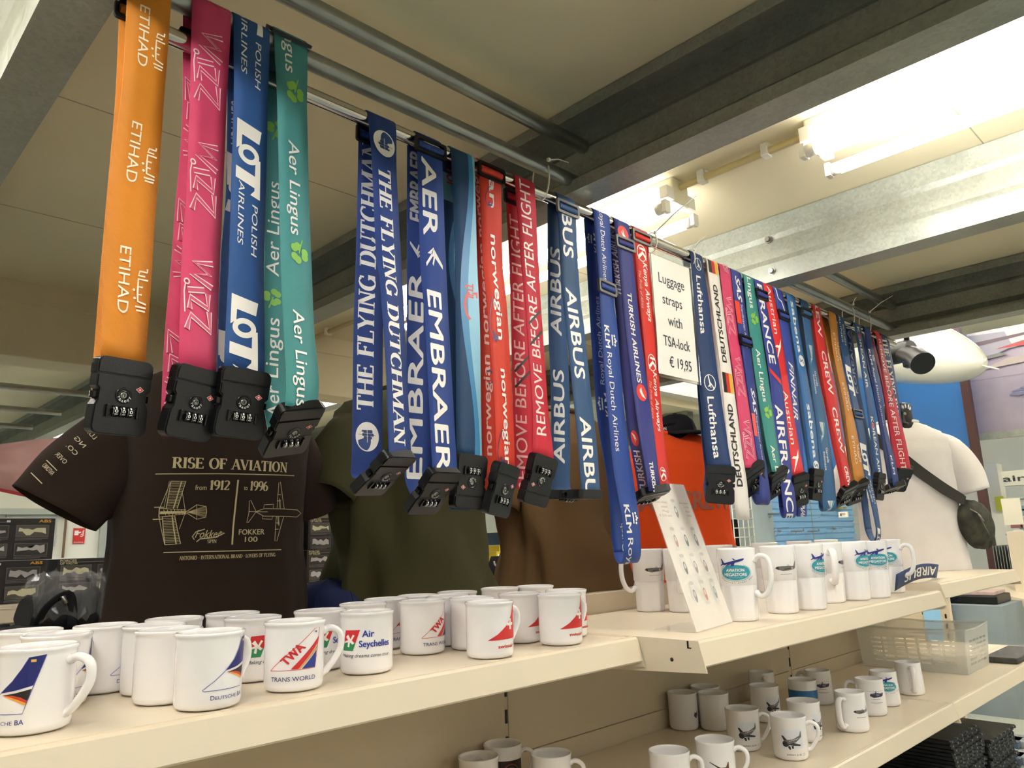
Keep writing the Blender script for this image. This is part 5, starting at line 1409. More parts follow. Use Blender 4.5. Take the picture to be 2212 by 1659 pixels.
# -- green, tan
CG = Vector((1.205, 1.60, ZB2+.001))
shirt('olive green t-shirt behind the red and navy straps', CG, 0, Torso(.226, .12, 0, .55, .034, 2.6, 1.03), M_GREEN,
   [([(-.13, .0, .44), (-.195, -.01, .40), (-.245, -.02, .34), (-.275, -.03, .275)], (.08, .085, .08, .072), .8), ([(.13, .0, .43), (.19, .0, .39), (.24, .01, .32), (.262, .02, .26)], (.08, .08, .078, .07), .8)])
CT = Vector((1.775, 1.60, ZB2+.001))
shirt('tan brown t-shirt with deep folds, half hidden behind the tall mugs', CT, 0, Torso(.245, .12, 0, .55, .048, 5.1, 1.04), M_TAN,
   [([(-.14, .0, .43), (-.2, .0, .39), (-.25, .0, .32), (-.27, .0, .25)], (.08, .08, .078, .07), .8), ([(.14, .0, .43), (.2, .0, .39), (.25, .01, .32), (.27, .02, .26)], (.08, .08, .078, .07), .8)])
# -- orange vest
CO = Vector((2.37, 1.56, ZB2+.001)); yo = math.radians(-38)
def a_orange(A):
    A.text('AIR CREW', -.165, .165, .245, .305, '9A5A4A', bold=.04)
    A.rect(-.19, .06, .19, .115, '8B6F66')
    A.poly([(-.055, .24), (-.02, .24), (-.012, .30), (-.05, .31)], 'B02A1E')
shirt('orange crew vest with grey block letters behind the acrylic display', CO, yo, Torso(.185, .11, 0, .52, .006, 3.3, 1.12), M_ORANGE,
   [([(-.11, .0, .40), (-.16, .0, .37), (-.195, .0, .31)], (.075, .08, .082), .8), ([(.11, .0, .40), (.16, .0, .37), (.195, .0, .31)], (.075, .08, .082), .8)], a_orange)
def bust(label, c, r=.045, h=.07, z=0):
    t = thing('mannequin', label, 'mannequin', c)
    b = B(); lathe(b, [(0, -.05), (r*1.3, -.05), (r*1.05, 0), (r, h*.5), (r*1.02, h), (r*.9, h+.006), (0, h+.006)], 28); o = obj('neck', b, M_BLACKG); o.parent = t
    b = B(); lathe(b, [(0, -.30), (.05, -.28), (.07, -.12), (.06, -.06), (0, -.05)], 24); o = obj('bust_form', b, M_BLACK); o.parent = t
    b = B(); M = Matrix.Translation((-r*.62, -r*.78, h*.45)) @ Matrix.Rotation(math.radians(-38), 4, 'Z') @ Matrix.Rotation(PI/2, 4, 'X')
    bmesh.ops.create_cone(b, cap_ends=True, segments=16, radius1=.007, radius2=.006, depth=.006, matrix=M); o = obj('neck_screw', b, M_GREYM); o.parent = t
    return t
pz = at(1458, 925, Y=1.56)
bust('black display bust neck above the orange vest', (CO.x, CO.y, CO.z+.505), .058, .05)
def cap(label, c, m, rz=0, r=.085, h=.10, letters=None):
    t = thing('cap', label, 'cap', c); t.rotation_euler = (0, 0, rz)
    b = B(); prof = [(r, 0), (r*1.01, .012), (r*.98, h*.35), (r*.86, h*.66), (r*.6, h*.88), (r*.25, h*.98), (0, h)]
    lathe(b, prof, 36); o = obj('crown', b, m); o.parent = t
    b = B(); lathe(b, [(.008, h-.002), (.007, h+.003), (0, h+.004)], 12); o = obj('button', b, m); o.parent = t
    b = B(); R = []
    for k in range(17):
        a = math.radians(-60+k*7.5); R.append([Vector((r*.96*math.cos(a), r*.96*math.sin(a), .004)), Vector((r*1.3*math.cos(a)+.02*math.cos(a*1.2), r*1.2*math.sin(a), .006)), Vector((r*1.05+.072*math.cos(a*1.45), r*1.02*math.sin(a), -.004)), Vector((r*1.05+.072*math.cos(a*1.45), r*1.02*math.sin(a), -.001)), Vector((r*1.3*math.cos(a)+.02*math.cos(a*1.2), r*1.2*math.sin(a), .009)), Vector((r*.96*math.cos(a), r*.96*math.sin(a), .008))])
    loft(b, R); bmesh.ops.recalc_face_normals(b, faces=b.faces[:]); o = obj('visor', b, m); o.parent = t
    b = B()
    for k in range(6):
        a = k*PI/3+.3; P = [(prof[i][0]*1.004*math.cos(a), prof[i][0]*1.004*math.sin(a), prof[i][1]) for i in range(len(prof)-1)]; tube(b, P, .0012, 5)
    o = obj('seams', b, m); o.parent = t
    if letters:
        b = B(); A = Art(); A.text(letters, -.035, .035, -.006, .006, 'E4E0DA', bold=.02)
        def fn(x, y):
            a = -PI/2+x/r; rr = r*1.012; return Vector((rr*math.cos(a), rr*math.sin(a), h*.28+y)), Vector((math.cos(a), math.sin(a), 0))
        A.emit(b, fn, base=0, cx=[k*.01-.05 for k in range(11)]); o = obj('lettering', b, A.mats); o.parent = t
    return t
M_NAVYC, M_BLKC = fabric('navy_cotton', '2A335C'), fabric('black_cotton', '1C1C1F')
p = at(712, 1308, Y=1.62); cap('navy blue cap on the rear shelf between the brown and the green shirt', (p.x, 1.62, ZB2+.004), M_NAVYC, math.radians(200), .088, .078)
p = at(10, 1352, Y=1.50); cap('black cap at the near end of the rear shelf behind the mugs', (p.x, 1.5, ZB2+.002), M_BLKC, math.radians(-30), .088, .045)
cap('black cap with small pale lettering on the bust above the orange vest', (CO.x+.015, CO.y, CO.z+.515), M_BLKC, math.radians(250), .075, .085, 'AVIATION')
# -- black bag in clear film
p0 = at(80, 1345, Y=1.62); p1 = at(245, 1345, Y=1.62)
t = thing('folded_bag', 'black folded bag wrapped in crinkled clear film beside the brown shirt', 'bag', ((p0.x+p1.x)/2, 1.64, ZB2+.002))
b = B(); n = 28; R = []
hw = (p1.x-p0.x)/2+.02
for i in range(15):
    u = -1+2*i/14; R.append([Vector((hw*u, .085*math.cos(a)*(1-.25*u**4), .045+.045*math.sin(a)*(1-.35*abs(u)**5)+.006*math.sin(3*a+u*9))) for a in (2*PI*k/n for k in range(n))])
loft(b, R); o = obj('bag_body', b, fabric('black_nylon', '19191B')); o.parent = t
b = B(); tube(b, spl([(-hw*.95, -.06, .02), (-hw*.8, -.095, .07), (-hw*.4, -.09, .085), (-hw*.3, -.092, .03)], 6), .008, 8, flat=.4); o = obj('bag_strap', b, M_BLKC); o.parent = t
b = B(); tube(b, [(-hw*.55, -.098, .085), (-hw*.48, -.1, .072)], .004, 8); o = obj('zip_pull', b, M_GREYM); o.parent = t
b = B(); R = []; rnd = random.Random(4)
for i in range(26):
    u = -1.02+2.04*i/25
    R.append([Vector((hw*u+rnd.uniform(-.004, .004), .095*math.cos(a)*(1-.2*u**4)+rnd.uniform(-.006, .006), .062+(.062*math.sin(a)+rnd.uniform(-.009, .009))*(1-.3*abs(u)**6))) for a in (2*PI*k/22 for k in range(22)) if math.sin(a) > -.35])
loft(b, R, closed=False, smooth=False); o = obj('clear_film', b, mat('crinkled_film', 'F6F8FA', .06, alpha=.07, spec=.9, var=.01)); o.parent = t

# ================================================================ acrylic display with mug pictures
BL, BR = at(1505, 1368, Z=ZS), at(1583, 1345, Z=ZS)
wd = (BR-BL); wl = wd.length; ex = wd.normalized(); L_ = .30
v_ = ray(1393, 1040); TL = CAMP+v_*((BL-CAMP).dot(ex)/v_.dot(ex)); ey = (TL-BL); L_ = ey.length; ey.normalize(); nrm = ex.cross(ey); print('STAND', wl, L_, TL, BL)
t = thing('display_stand', 'slanted clear acrylic stand holding a sheet with pictures of ten mugs and prices', 'display stand', BL)
Mx = Matrix(((ex.x, ey.x, nrm.x, BL.x), (ex.y, ey.y, nrm.y, BL.y), (ex.z, ey.z, nrm.z, BL.z+.001), (0, 0, 0, 1)))
b = B(); box(b, (0, 0, -.0018), (wl, L_, -.0004), M=Mx, bev=.0003); box(b, (0, 0, .0006), (wl, L_, .0018), M=Mx, bev=.0003)
gx = Vector((ex.x, ex.y, 0)).normalized(); gy = Vector((-gx.y, gx.x, 0)); gy = gy if gy.dot(Vector((.3, 1, 0))) > 0 else -gy
Mg = Matrix(((gx.x, gy.x, 0, BL.x), (gx.y, gy.y, 0, BL.y), (0, 0, 1, BL.z+.0003), (0, 0, 0, 1)))
box(b, (0, 0, 0), (wl, .10, .002), M=Mg, bev=.0004)
obj('acrylic', b, mat('clear_acrylic', 'F8F6F0', .04, alpha=.22, spec=.8, var=.01), t)
b = B(); box(b, (.001, .001, -.0003), (wl-.001, L_-.001, .0004), M=Mx); A = Art()
def tiny(s, x, y, w_): A.text(s, x, x+w_, y, y+.0052, '5A5652', bold=.0)
for s, y in (('Dutch military', .267), ('aviation', .257), ('Mugs', .247), ('€ 12,95 each', .237)): tiny(s, wl*(.07 if s[0] in 'D€' else .18), y, wl*(.30 if len(s) > 9 else .16))
for s, y in (('Buy numbers', .267), ('1-10', .257), ('for', .247), ('€ 98,00', .237)): tiny(s, wl*(.70 if s[0] == 'B' else .78), y, wl*(.24 if s[0] == 'B' else .12))
cols = ['6E6660', 'B08078', '4E5A6A', '5A6470', '4A4846', '7A6A62', '9A7A70', '7A7F8C', 'C0643C', '7C9AA0']
spots = [(.52, .250)]+[(x, y) for y in (.186, .128, .070) for x in (.25, .52, .79)]
for (x, y), c in zip(spots, cols):
    x *= wl; A.poly([(x-.009, y-.022), (x+.012, y-.022), (x+.013, y+.024), (x-.010, y+.024)], 'E3E0DC'); A.ell(x+.0015, y+.024, .0115, .004, 'C3BFBA', 16)
    A.ring(x-.012, y+.003, .006, .013, .0016, 'DAD7D3', 90, 270); A.ell(x+.0015, y-.002, .0075, .0135, c, 18); A.ell(x+.0015, y+.001, .0045, .007, 'CFCAC4', 12); A.ell(x+.002, y-.006, .003, .004, c, 10)
A.emit(b, lambda x, y: (Mx @ Vector((x, y, .0004)), nrm), base=1, eps=.00006, step=.000012)
obj('printed_sheet', b, [M_PAPER]+A.mats, t)

# ================================================================ third bay: white shirt, loose strap, basket
ZT3 = ZS+.020
shelf('short cream shelf beyond the tall mugs, under the white shirt', XJ2+.01, 3.45, .79, ZT3)
CW = Vector((3.38, 1.12, ZT3+.001)); yw = math.radians(-42)
shirt('white t-shirt on a black bust at the far end of the rail', CW, yw, Torso(.205, .12, 0, .60, .007, .7, 1.05), M_WSHIRT,
   [([(-.12, .0, .50), (-.17, .0, .46), (-.215, .0, .38), (-.235, .0, .30)], (.075, .085, .085, .082), .8), ([(.12, .0, .50), (.175, -.01, .46), (.225, -.02, .38), (.245, -.03, .30)], (.075, .09, .09, .085), .85)])
bust('black display bust neck rising from the white shirt', (CW.x, CW.y, CW.z+.60), .062, .075)
# sling bag worn across the shirt
t = thing('sling_bag', 'dark camouflage sling bag worn across the white shirt', 'bag', CW); t.rotation_euler = (0, 0, yw)
TW = Torso(.205, .12, 0, .60, .007, .7, 1.05)
b = B(); R = []
for i in range(27):
    k = i/26; x = -.150+.345*k; z = .535-.28*k-.08*math.sin(PI*k)*.4
    p, n = TW.front(max(min(x, .196), -.196), z); d = Vector((.345, 0, -.30)).normalized(); n = Vector((n.x, n.y, n.z*.25)).normalized(); s = n.cross(d).normalized()
    p = p+n*(.006+.02*k*k); R.append([p+s*.024, p-s*.024, p-s*.024+n*.002, p+s*.024+n*.002])
loft(b, R, smooth=False); bmesh.ops.recalc_face_normals(b, faces=b.faces[:]); o = obj('carry_strap', b, mat('olive_black_webbing', '2C2A24', .8, bump=.4, scale=400, var=.05)); o.parent = t
M_CAMO = mat('camouflage_nylon', '3A3A2C', .75, bump=.3, scale=60, var=.75, vscale=26)
b = B(); R = []
for i in range(17):
    k = i/16; u = math.sin(PI*min(max(k, .02), .98))**.45
    c = Vector((.168+.095*k, -.085+.02*k, .255-.165*k)); R.append([c+Vector((.060*math.cos(a)*u+.01, .042*math.sin(a)*u, .045*math.cos(a)*u+.006*math.sin(5*a+i*.7))) for a in (2*PI*j/24 for j in range(24))])
loft(b, R); o = obj('pouch', b, M_CAMO); o.parent = t
b = B(); tube(b, [(.205, -.128, .215), (.222, -.130, .185)], .004, 8); tube(b, [(.175, -.127, .235), (.205, -.130, .215), (.245, -.118, .13)], .0022, 6); o = obj('zip', b, M_GREYM); o.parent = t
# strap lying on the shelf end
p = at(1985, 1268, Z=ZS+.004)
t = thing('loose_strap', 'navy strap with white capitals lying curled on the shelf end by the last tall mug', 'strap', (p.x, p.y, ZT3))
st0, st1 = at(1935, 1262, Z=ZT3+.012), at(2026, 1240, Z=ZT3+.012)
rows = []
for i in range(15):
    k = i/14; c = st0.lerp(st1, k)+Vector((0, 0, .016*math.sin(PI*k*.9)+.004)); rows.append((c, Vector((.20, .25, -.85 if k < .8 else -.7)).normalized()))
S_ = Strip(rows[::-1], 0)
for i, n in enumerate(S_.n):
    if n.dot(Vector((-1, -1, .3))) < 0: S_.n[i] = -n
b = B(); S_.sheet(b); A = Art(); L9 = S_.s[-1]
A.text('AIRBUS', .0, 1.0, 0, 1, WH, bold=.008)
A2 = Art(); A2.sub(A, lambda x, y: ((y-.5)*.030, L9*(.06+.75*x)))
A2.emit(b, S_, base=1, cy=S_.s, eps=.0012)
obj('webbing', b, [cloth(NAV)]+A2.mats, t)
# basket
M_FROST = mat('frosted_clear_plastic', 'E4E4DC', .35, alpha=.32, spec=.5, var=.02)
t = thing('storage_basket', 'frosted clear plastic basket with slotted sides on the lower shelf', 'basket', (3.2, 1.07, ZL))
def slotted(b, c, us, vs):
    """c: corners 00,10,11,01 ; us/vs: [(start,end,hole?)]"""
    f = lambda u, v: (Vector(c[0])*(1-u)*(1-v)+Vector(c[1])*u*(1-v)+Vector(c[2])*u*v+Vector(c[3])*(1-u)*v)
    n = (Vector(c[1])-Vector(c[0])).cross(Vector(c[3])-Vector(c[0])).normalized()*.0018
    for u0, u1, hu in us:
        for v0, v1, hv in vs:
            if hu and hv: continue
            q = [f(u0, v0), f(u1, v0), f(u1, v1), f(u0, v1)]
            bm_ = [b.verts.new(p) for p in q]+[b.verts.new(p+n) for p in q]
            for k in ((0, 1, 2, 3), (7, 6, 5, 4), (0, 4, 5, 1), (2, 6, 7, 3), (1, 5, 6, 2), (0, 3, 7, 4)): b.faces.new([bm_[i] for i in k])
def cuts(n, a, b_, gap, extra=None):
    out = [(0, a, 0)]; w_ = (b_-a)/n
    for i in range(n): out += [(a+i*w_, a+i*w_+w_-gap, 1), (a+i*w_+w_-gap, a+(i+1)*w_, 0)]
    return out+[(b_, 1, 0)]
X0, X1, Y0_, Y1_ = 3.05, 3.33, .885, 1.262; z0, z1 = ZL+.001, ZL+.150; f_ = .012
lo = [(X0+f_, Y0_+f_, z0), (X1-f_, Y0_+f_, z0), (X1-f_, Y1_-f_, z0), (X0+f_, Y1_-f_, z0)]; hi = [(X0, Y0_, z1), (X1, Y0_, z1), (X1, Y1_-.004, z1), (X0, Y1_-.004, z1)]
us, vs = cuts(7, .13, .93, .022), cuts(6, .17, .80, .055)
for i in range(4):
    j = (i+1) % 4; b = B(); slotted(b, (lo[i], lo[j], hi[j], hi[i]), us if i % 2 else cuts(5, .15, .9, .03), vs); obj('side', b, M_FROST, t)
b = B(); box(b, lo[0], (lo[2][0], lo[2][1], z0+.002)); obj('bottom', b, M_FROST, t)
b = B(); pts = [Vector(h)+Vector((0, 0, .004*math.sin(k))) for k, h in enumerate(hi)]; 
P = []
for i in range(4):
    for k in range(8): P.append(pts[i].lerp(pts[(i+1) % 4], k/8)-Vector((0, 0, .006*math.sin(PI*k/8))))
P.append(P[0]); tube(b, P, .004, 8); obj('rim', b, M_FROST, t)
p = at(2180, 1420, Z=ZL+.01)
t = thing('blister_pack', 'flat clear wrapped pack with dark contents beyond the basket', 'pack', (p.x, p.y, ZL))
b = B(); box(b, (p.x-.10, p.y-.05, ZL+.001), (p.x+.25, p.y+.06, ZL+.022), bev=.004); obj('contents', b, mat('dark_contents', '45423E', .6, bump=.8, scale=60, var=.5, vscale=30), t)
b = B(); box(b, (p.x-.105, p.y-.055, ZL+.0225), (p.x+.255, p.y+.065, ZL+.034), bev=.003); obj('film', b, MATS['crinkled_film'], t)
# ================================================================ behind the shirts: boxed models, walls, banner
M_BOX = mat('dark_printed_carton', '2E2A29', .45, var=.05)
YX = 2.60
def model_art(A, w_, h, s):
    for r in range(2):
        for c in range(3):
            x0 = w_*(.03+c*.325); y0 = h*(.54 if r == 0 else .10); x1 = x0+w_*.27; y1 = y0+h*.30
            A.rect(x0, y0, x1, y1, '6D6964'); A.rect(x0+.0015, y0+.0015, x1-.0015, y1-.0015, '3B3836' if (r+c+s) % 2 else '55524E')
            q = random.Random(s*7+r*3+c)
            pts = [(x0+(x1-x0)*(.08+.84*k/7), y0+(y1-y0)*(.15+.35*q.random())) for k in range(8)]+[(x0+(x1-x0)*(.9-.8*k/6), y0+(y1-y0)*(.55+.35*q.random())) for k in range(7)]
            A.poly(pts, ('C9C7CC', 'B8B3B0', 'CFC9A8', 'A9A5A4')[(r*3+c+s) % 4])
            for k in range(2): A.rect(x0, y0-h*(.035+.03*k), x1-(x1-x0)*.2*k, y0-h*(.022+.03*k), '77726D')
    A.rect(w_*.02, h*.90, w_*.60, h*.92, '6D6964')
    A.text('FORCES', w_*.02, w_*.16, h*.925, h*.98, 'C8BC92', bold=.05); A.text('OF VALOR', w_*.02, w_*.17, h*.86, h*.91, 'C8BC92', bold=.05)
    A.rect(w_*.60, h*.905, w_*.63, h*.955, 'D8D4CE')
    A.text('ABS', w_*.86, w_*.96, h*.90, h*.965, 'D9A03A', bold=.05)
def carton(label, x, z, w_=.312, h=.119, s=0, y=YX):
    t = thing('model_box', label, 'box', (x+w_/2, y+.12, z))
    b = B(); box(b, (x, y, z), (x+w_, y+.24, z+h), bev=.0012); A = Art(); model_art(A, w_, h, s)
    A.emit(b, flat_fn((x, y, z), (1, 0, 0), (0, 0, 1)), base=1, eps=.0006, step=.00012); obj('carton', b, [M_BOX]+A.mats, t)
    b = B(); box(b, (x, y-.0008, z+h*.845), (x+w_, y, z+h*.85)); obj('lid_edge', b, M_BLACK, t)
    return t
ZX = 1.374
for i, (x, k, l) in enumerate(((.313, 1, 'upper dark model box of the near stack, above the black cap'), (.300, 0, 'lower dark model box of the near stack'), (.640, 0, 'dark model box beside the near stack, partly behind the clear film'),
    (1.130, 0, 'lower dark model box just past the brown shirt'), (1.135, 1, 'upper dark model box just past the brown shirt'), (1.462, 0, 'lower dark model box before the green shirt'), (1.466, 1, 'upper dark model box before the green shirt'))):
    carton(l, x, ZX+k*.120, s=i)
def unit(label, x0, x1, y0, y1, z):
    t = thing('shelf', label, 'shelf', ((x0+x1)/2, y0, z)); b = B(); box(b, (x0, y0+.01, z-.03), (x1, y1, z), bev=.002); obj('shelf_board', b, M_CREAM, t)
    b = B(); box(b, (x0, y0-.004, z-.05), (x1, y0+.012, z), bev=.003); box(b, (x0, y0-.006, z-.012), (x1, y0, z-.010)); obj('ticket_rail', b, M_CREAM, t)
    b = B(); box(b, (x0, y1-.02, .05), (x1, y1, z-.03)); obj('back_panel', b, M_CREAMD, t); return t
unit('cream shelf in the next aisle carrying the dark model boxes', -.3, 2.3, 2.57, 2.90, ZX-.001)
unit('pale shelf board higher up behind the green sleeve', 1.1, 2.6, 3.05, 3.4, 1.70)
unit('cream shelf far behind the tan shirt with yellow boxes on it', 2.4, 4.0, 2.95, 3.3, 1.36)
# small yellow boxes and a backpack between the green and tan shirts
M_YEL, M_TEAL = mat('yellow_carton', 'D9C229', .5, var=.04), mat('dark_blue_carton', '1F3E56', .5, var=.04)
k = 0
for r in range(4):
    for c in range(3):
        p = at(1066+c*17+(r % 2)*6, 1195-r*14, Y=2.99)
        b = B(); box(b, (p.x, 2.97, 1.361+r*.031), (p.x+.05, 3.06, 1.361+r*.031+.029), bev=.001); A = Art(); A.rect(.010, .006, .022, .018, 'E8E4DC')
        A.emit(b, flat_fn((p.x, 2.97, 1.361+r*.031), (1, 0, 0), (0, 0, 1)), base=1, eps=.0008)
        tag(obj('yellow_box', b, [M_YEL if (r+c) % 5 != 4 else M_TEAL]+A.mats), 'small yellow box in the pile seen between the green and the tan shirt', 'box', 'small boxes in the gap between shirts')
p = at(1088, 1160, Y=3.0); b = B(); box(b, (p.x-.06, 2.96, 1.361+.125), (p.x+.10, 3.1, 1.361+.19), bev=.002)
tag(obj('blue_box', b, M_TEAL), 'dark blue box lying on top of the small yellow boxes', 'box')
p = at(1090, 1230, Y=2.05)
t = thing('backpack', 'black backpack with white key ring between the green and tan shirts', 'backpack', (p.x, 2.05, 1.15))
b = B(); R = []
for i in range(11):
    u = i/10; w_ = .13*(1-.45*u**3); R.append([Vector((p.x+.03+w_*math.copysign(abs(math.cos(a))**.7, math.cos(a)), 2.05+.09*math.copysign(abs(math.sin(a))**.7, math.sin(a))*(1-.4*u**3), 1.12+.33*u)) for a in (2*PI*j/24 for j in range(24))])
loft(b, R); obj('pack_body', b, M_BLKC, t)
b = B(); q = at(1073, 1212, Y=1.955); tube(b, [q+Vector((.012*math.cos(a), 0, .016*math.sin(a))) for a in (PI*1.0+PI*k/10 for k in range(11))], .003, 6); obj('key_ring', b, M_WPLAST, t)
unit('cream shelf in the next aisle with the backpack on it', 1.6, 2.4, 1.92, 2.25, 1.119)

# pink banner hanging at the near end
M_PINK = fabric('pink_cloth', 'E3B4B0')
b = B(); R = []
for i in range(25):
    u = i/24; c0 = at(-60+u*260, 965-30*u, Y=3.3); c1 = at(-60+u*260, 1040+u*66, Y=3.3); r = []
    for j in range(13):
        v = j/12; p = c0.lerp(c1, v); p.y += .03*math.sin(v*7+u*2)+.02*math.sin(u*9); r.append(p)
    R.append(r+[q+Vector((0, .004, 0)) for q in r[::-1]])
loft(b, R); bmesh.ops.recalc_face_normals(b, faces=b.faces[:])
t = thing('banner', 'pale pink cloth banner sagging behind the brown sleeve', 'banner', at(60, 1000, Y=3.3))
obj('cloth', b, M_PINK, t)
b = B(); tube(b, [at(-60+i*13, 1041+i*3.3, Y=3.3)+Vector((0, -.02+.03*math.sin(7+i/20*2)+.02*math.sin(i/20*9), 0)) for i in range(21)], .006, 6); obj('red_hem', b, mat('red_hem', 'C8434A', .8, var=.05), t)

# far wall at the near side: door with frame, window, sign, white column
M_FRAME = mat('grey_painted_frame', '9FA59C', .5, var=.03); M_WWALL = mat('white_panel_wall', 'DCDCD2', .55, var=.03, vscale=2)
YFW = 7.4
def fw(px, py): return at(px, py, Y=YFW)
b = B(); box(b, (-4, YFW, 0), (4.6, YFW+.1, ZCEIL)); struct('wall_rear', b, M_WWALL)
def pane(name, x0, y0, x1, y1, frame=.05):
    a, c = fw(x0, y1), fw(x1, y0)
    b = B()
    for lo, hi in (((a.x-frame, a.z-frame), (c.x+frame, a.z)), ((a.x-frame, c.z), (c.x+frame, c.z+frame)), ((a.x-frame, a.z), (a.x, c.z)), ((c.x, a.z), (c.x+frame, c.z))): box(b, (lo[0], YFW-.04, lo[1]), (hi[0], YFW-.002, hi[1]))
    o = struct(name, b, M_FRAME)
    b = B(); box(b, (a.x, YFW-.012, a.z), (c.x, YFW-.004, c.z)); g = obj('glass', b, mat('pale_window_glass', 'B7C8D6', .12, var=.06), None); g.parent = o; g.name = 'pane'; return o
pane('window_1', 22, 1120, 106, 1170); pane('window_2', 222, 1128, 300, 1215)
a, c = fw(20, 1112), fw(142, 1100); b = B(); box(b, (a.x-.2, YFW-.08, a.z), (c.x, YFW-.002, c.z)); struct('trim_3', b, M_FRAME)
a, c = fw(134, 1205), fw(141, 1105); b = B(); box(b, (a.x, YFW-.06, a.z), (c.x, YFW-.002, c.z)); struct('trim_4', b, mat('brown_wood_trim', '7A5A3C', .5, var=.1))
a, c = fw(156, 1175), fw(184, 1141)
b = B(); box(b, (a.x, YFW-.012, a.z), (c.x, YFW-.002, c.z)); A = Art(); w_, h = c.x-a.x, c.z-a.z
A.rect(w_*.08, h*.55, w_*.42, h*.85, 'F0E6E0'); A.poly([(w_*.42, h*.66), (w_*.62, h*.7), (w_*.62, h*.78), (w_*.42, h*.76)], 'F0E6E0')
for k in range(4): A.line([(w_*(.58+.05*k), h*(.50+.10*k)), (w_*(.72+.03*k), h*(.46+.11*k)), (w_*(.9), h*(.56+.11*k))], h*.045, 'F0E6E0')
A.text('Brandslang', w_*.1, w_*.88, h*.07, h*.14, 'F0E6E0')
A.emit(b, flat_fn((a.x, YFW-.012, a.z), (1, 0, 0), (0, 0, 1)), base=1, eps=.001, step=.0003)
tag(obj('fire_hose_sign', b, [mat('red_sign', 'C62A28', .4, var=.03)]+A.mats), 'red fire hose sign with white pictogram on the far white wall', 'sign')
a, c = fw(233, 1205), fw(262, 1165); b = B(); w_, h = .30, c.z-a.z; box(b, (a.x, YFW-.02, a.z), (a.x+w_, YFW-.013, c.z)); A = Art()
for k in range(3): A.rect(w_*.1+.02*k, h*(.1+.3*k), w_*.8+.02*k, h*(.28+.3*k), '39404C'); A.rect(w_*.14+.02*k, h*(.14+.3*k), w_*.76+.02*k, h*(.24+.3*k), 'DFE4E8')
A.emit(b, flat_fn((a.x, YFW-.02, a.z), (1, 0, 0), (0, 0, 1)), base=1, eps=.001, step=.0003); tag(obj('notice', b, [M_PAPER]+A.mats), 'white notice with dark frames on the far glass door', 'notice')
a = at(-40, 1140, Y=3.6); c = at(18, 1080, Y=3.6); b = B(); box(b, (a.x, 3.6, 1.2), (c.x, 3.75, 1.66)); tag(obj('display_board', b, M_WPLAST), 'cream display panel at the frame edge above the model boxes', 'panel')

# ================================================================ beyond the far end of the rail
# white aircraft nose hung up high
Tn = at(2123, 789, X=5.0); Rn = at(1800, 742, X=5.9)
ax = (Rn-Tn); La = ax.length; ax.normalize(); sx = ax.cross(Vector((0, 0, 1))).normalized(); sz = sx.cross(ax)
t = thing('aircraft_nose', 'large glossy white aircraft nose model hanging under the roof', 'aircraft model', Tn)
b = B(); R = []; RN = .285
for i in range(33):
    u = (i/32)**1.6; r = RN*min(1, (2*u/.9-(u/.9)**2)**.5 if u < .9 else 1)
    r = max(r, .004); cz = .035*min(1, u*2.2)
    R.append([Tn+ax*(La*u)+sx*(r*math.cos(a))+sz*(r*.95*math.sin(a)+cz) for a in (2*PI*k/44 for k in range(44))])
loft(b, R); bmesh.ops.recalc_face_normals(b, faces=b.faces[:]); obj('nose_shell', b, mat('gloss_white_paint', 'DCDCD2', .12, coat=.5, var=.02), t)
b = B(); tube(b, [Tn+ax*.02, Tn-ax*.12+Vector((0, 0, -.01))], .005, 8); obj('pitot_probe', b, M_WPLAST, t)
b = B()
for k in range(2): tube(b, [Tn+ax*(.45+.3*k)+Vector((0, 0, .28)), Vector((Tn.x+ax.x*(.45+.3*k), Tn.y+ax.y*(.45+.3*k), ZHI))], .003, 6)
obj('hanging_wire', b, M_GREYM, t)
# spotting scope
P0, P1, P2 = at(1905, 770, X=4.25), at(1962, 757, X=4.2), at(1990, 782, X=4.1)
t = thing('spotting_scope', 'black spotting scope in front of the white aircraft nose', 'scope', P1)
b = B(); d = (P1-P0).normalized(); tube(b, [P0-d*.10, P0, P1, P1+d*.02], [.052, .058, .058, .05], 24); obj('tube', b, M_BLACK, t, smooth=True, angle=40)
b = B(); tube(b, [P1-d*.05, P1.lerp(P2, .6), P2], [.045, .055, .055], 24); tube(b, [P2, P2+(P2-P1).normalized()*.02], [.060, .060], 24); obj('eyepiece', b, M_BLACK, t, smooth=True, angle=40)
b = B(); q = P1+Vector((0, 0, -.06)); box(b, q-Vector((.03, .03, .03)), q+Vector((.03, .03, .02)), bev=.008); tube(b, [q+Vector((0, 0, .1)), Vector((q.x, q.y, ZHI))], .014, 12); obj('mount', b, M_BLACK, t)
# blue partition with dark edge, seascape poster
XP = 6.4
def rp(px, py, X=XP): return at(px, py, X=X)
M_BLUEP = mat('bright_blue_partition', '2C6BAE', .5, var=.04)
a, c = rp(2095, 950), rp(1560, 640)
b = B(); box(b, (XP, a.y, rp(1750, 1062).z), (XP+.06, c.y, ZHI)); struct('wall_partition', b, M_BLUEP)
b = B(); a1 = rp(2112, 950); prism(b, [(XP-.03, a1.y, 1.0), (XP-.03, a.y, 1.0), (XP-.03, a.y, 3.4), (XP-.03, a1.y, 3.4)], (.08, 0, 0)); struct('trim_5', b, mat('dark_maroon_trim', '4A2A28', .5, var=.05))
t = thing('poster', 'large mauve seascape poster with a white and red aircraft', 'poster', rp(2160, 800, 6.6))
a, c = rp(2108, 938, 6.6), rp(2420, 660, 6.6)
M_SEA = mat('seascape_print', '9A90A0', .55, var=.22, vscale=3)
y0, y1, z0, z1 = c.y, a.y, a.z, c.z
b = B(); box(b, (6.6, y0, z0), (6.62, y1, z1)); A = Art(); w_, h = y1-y0, z1-z0
A.rect(0, h*.52, w_, h*.53, '84798A')
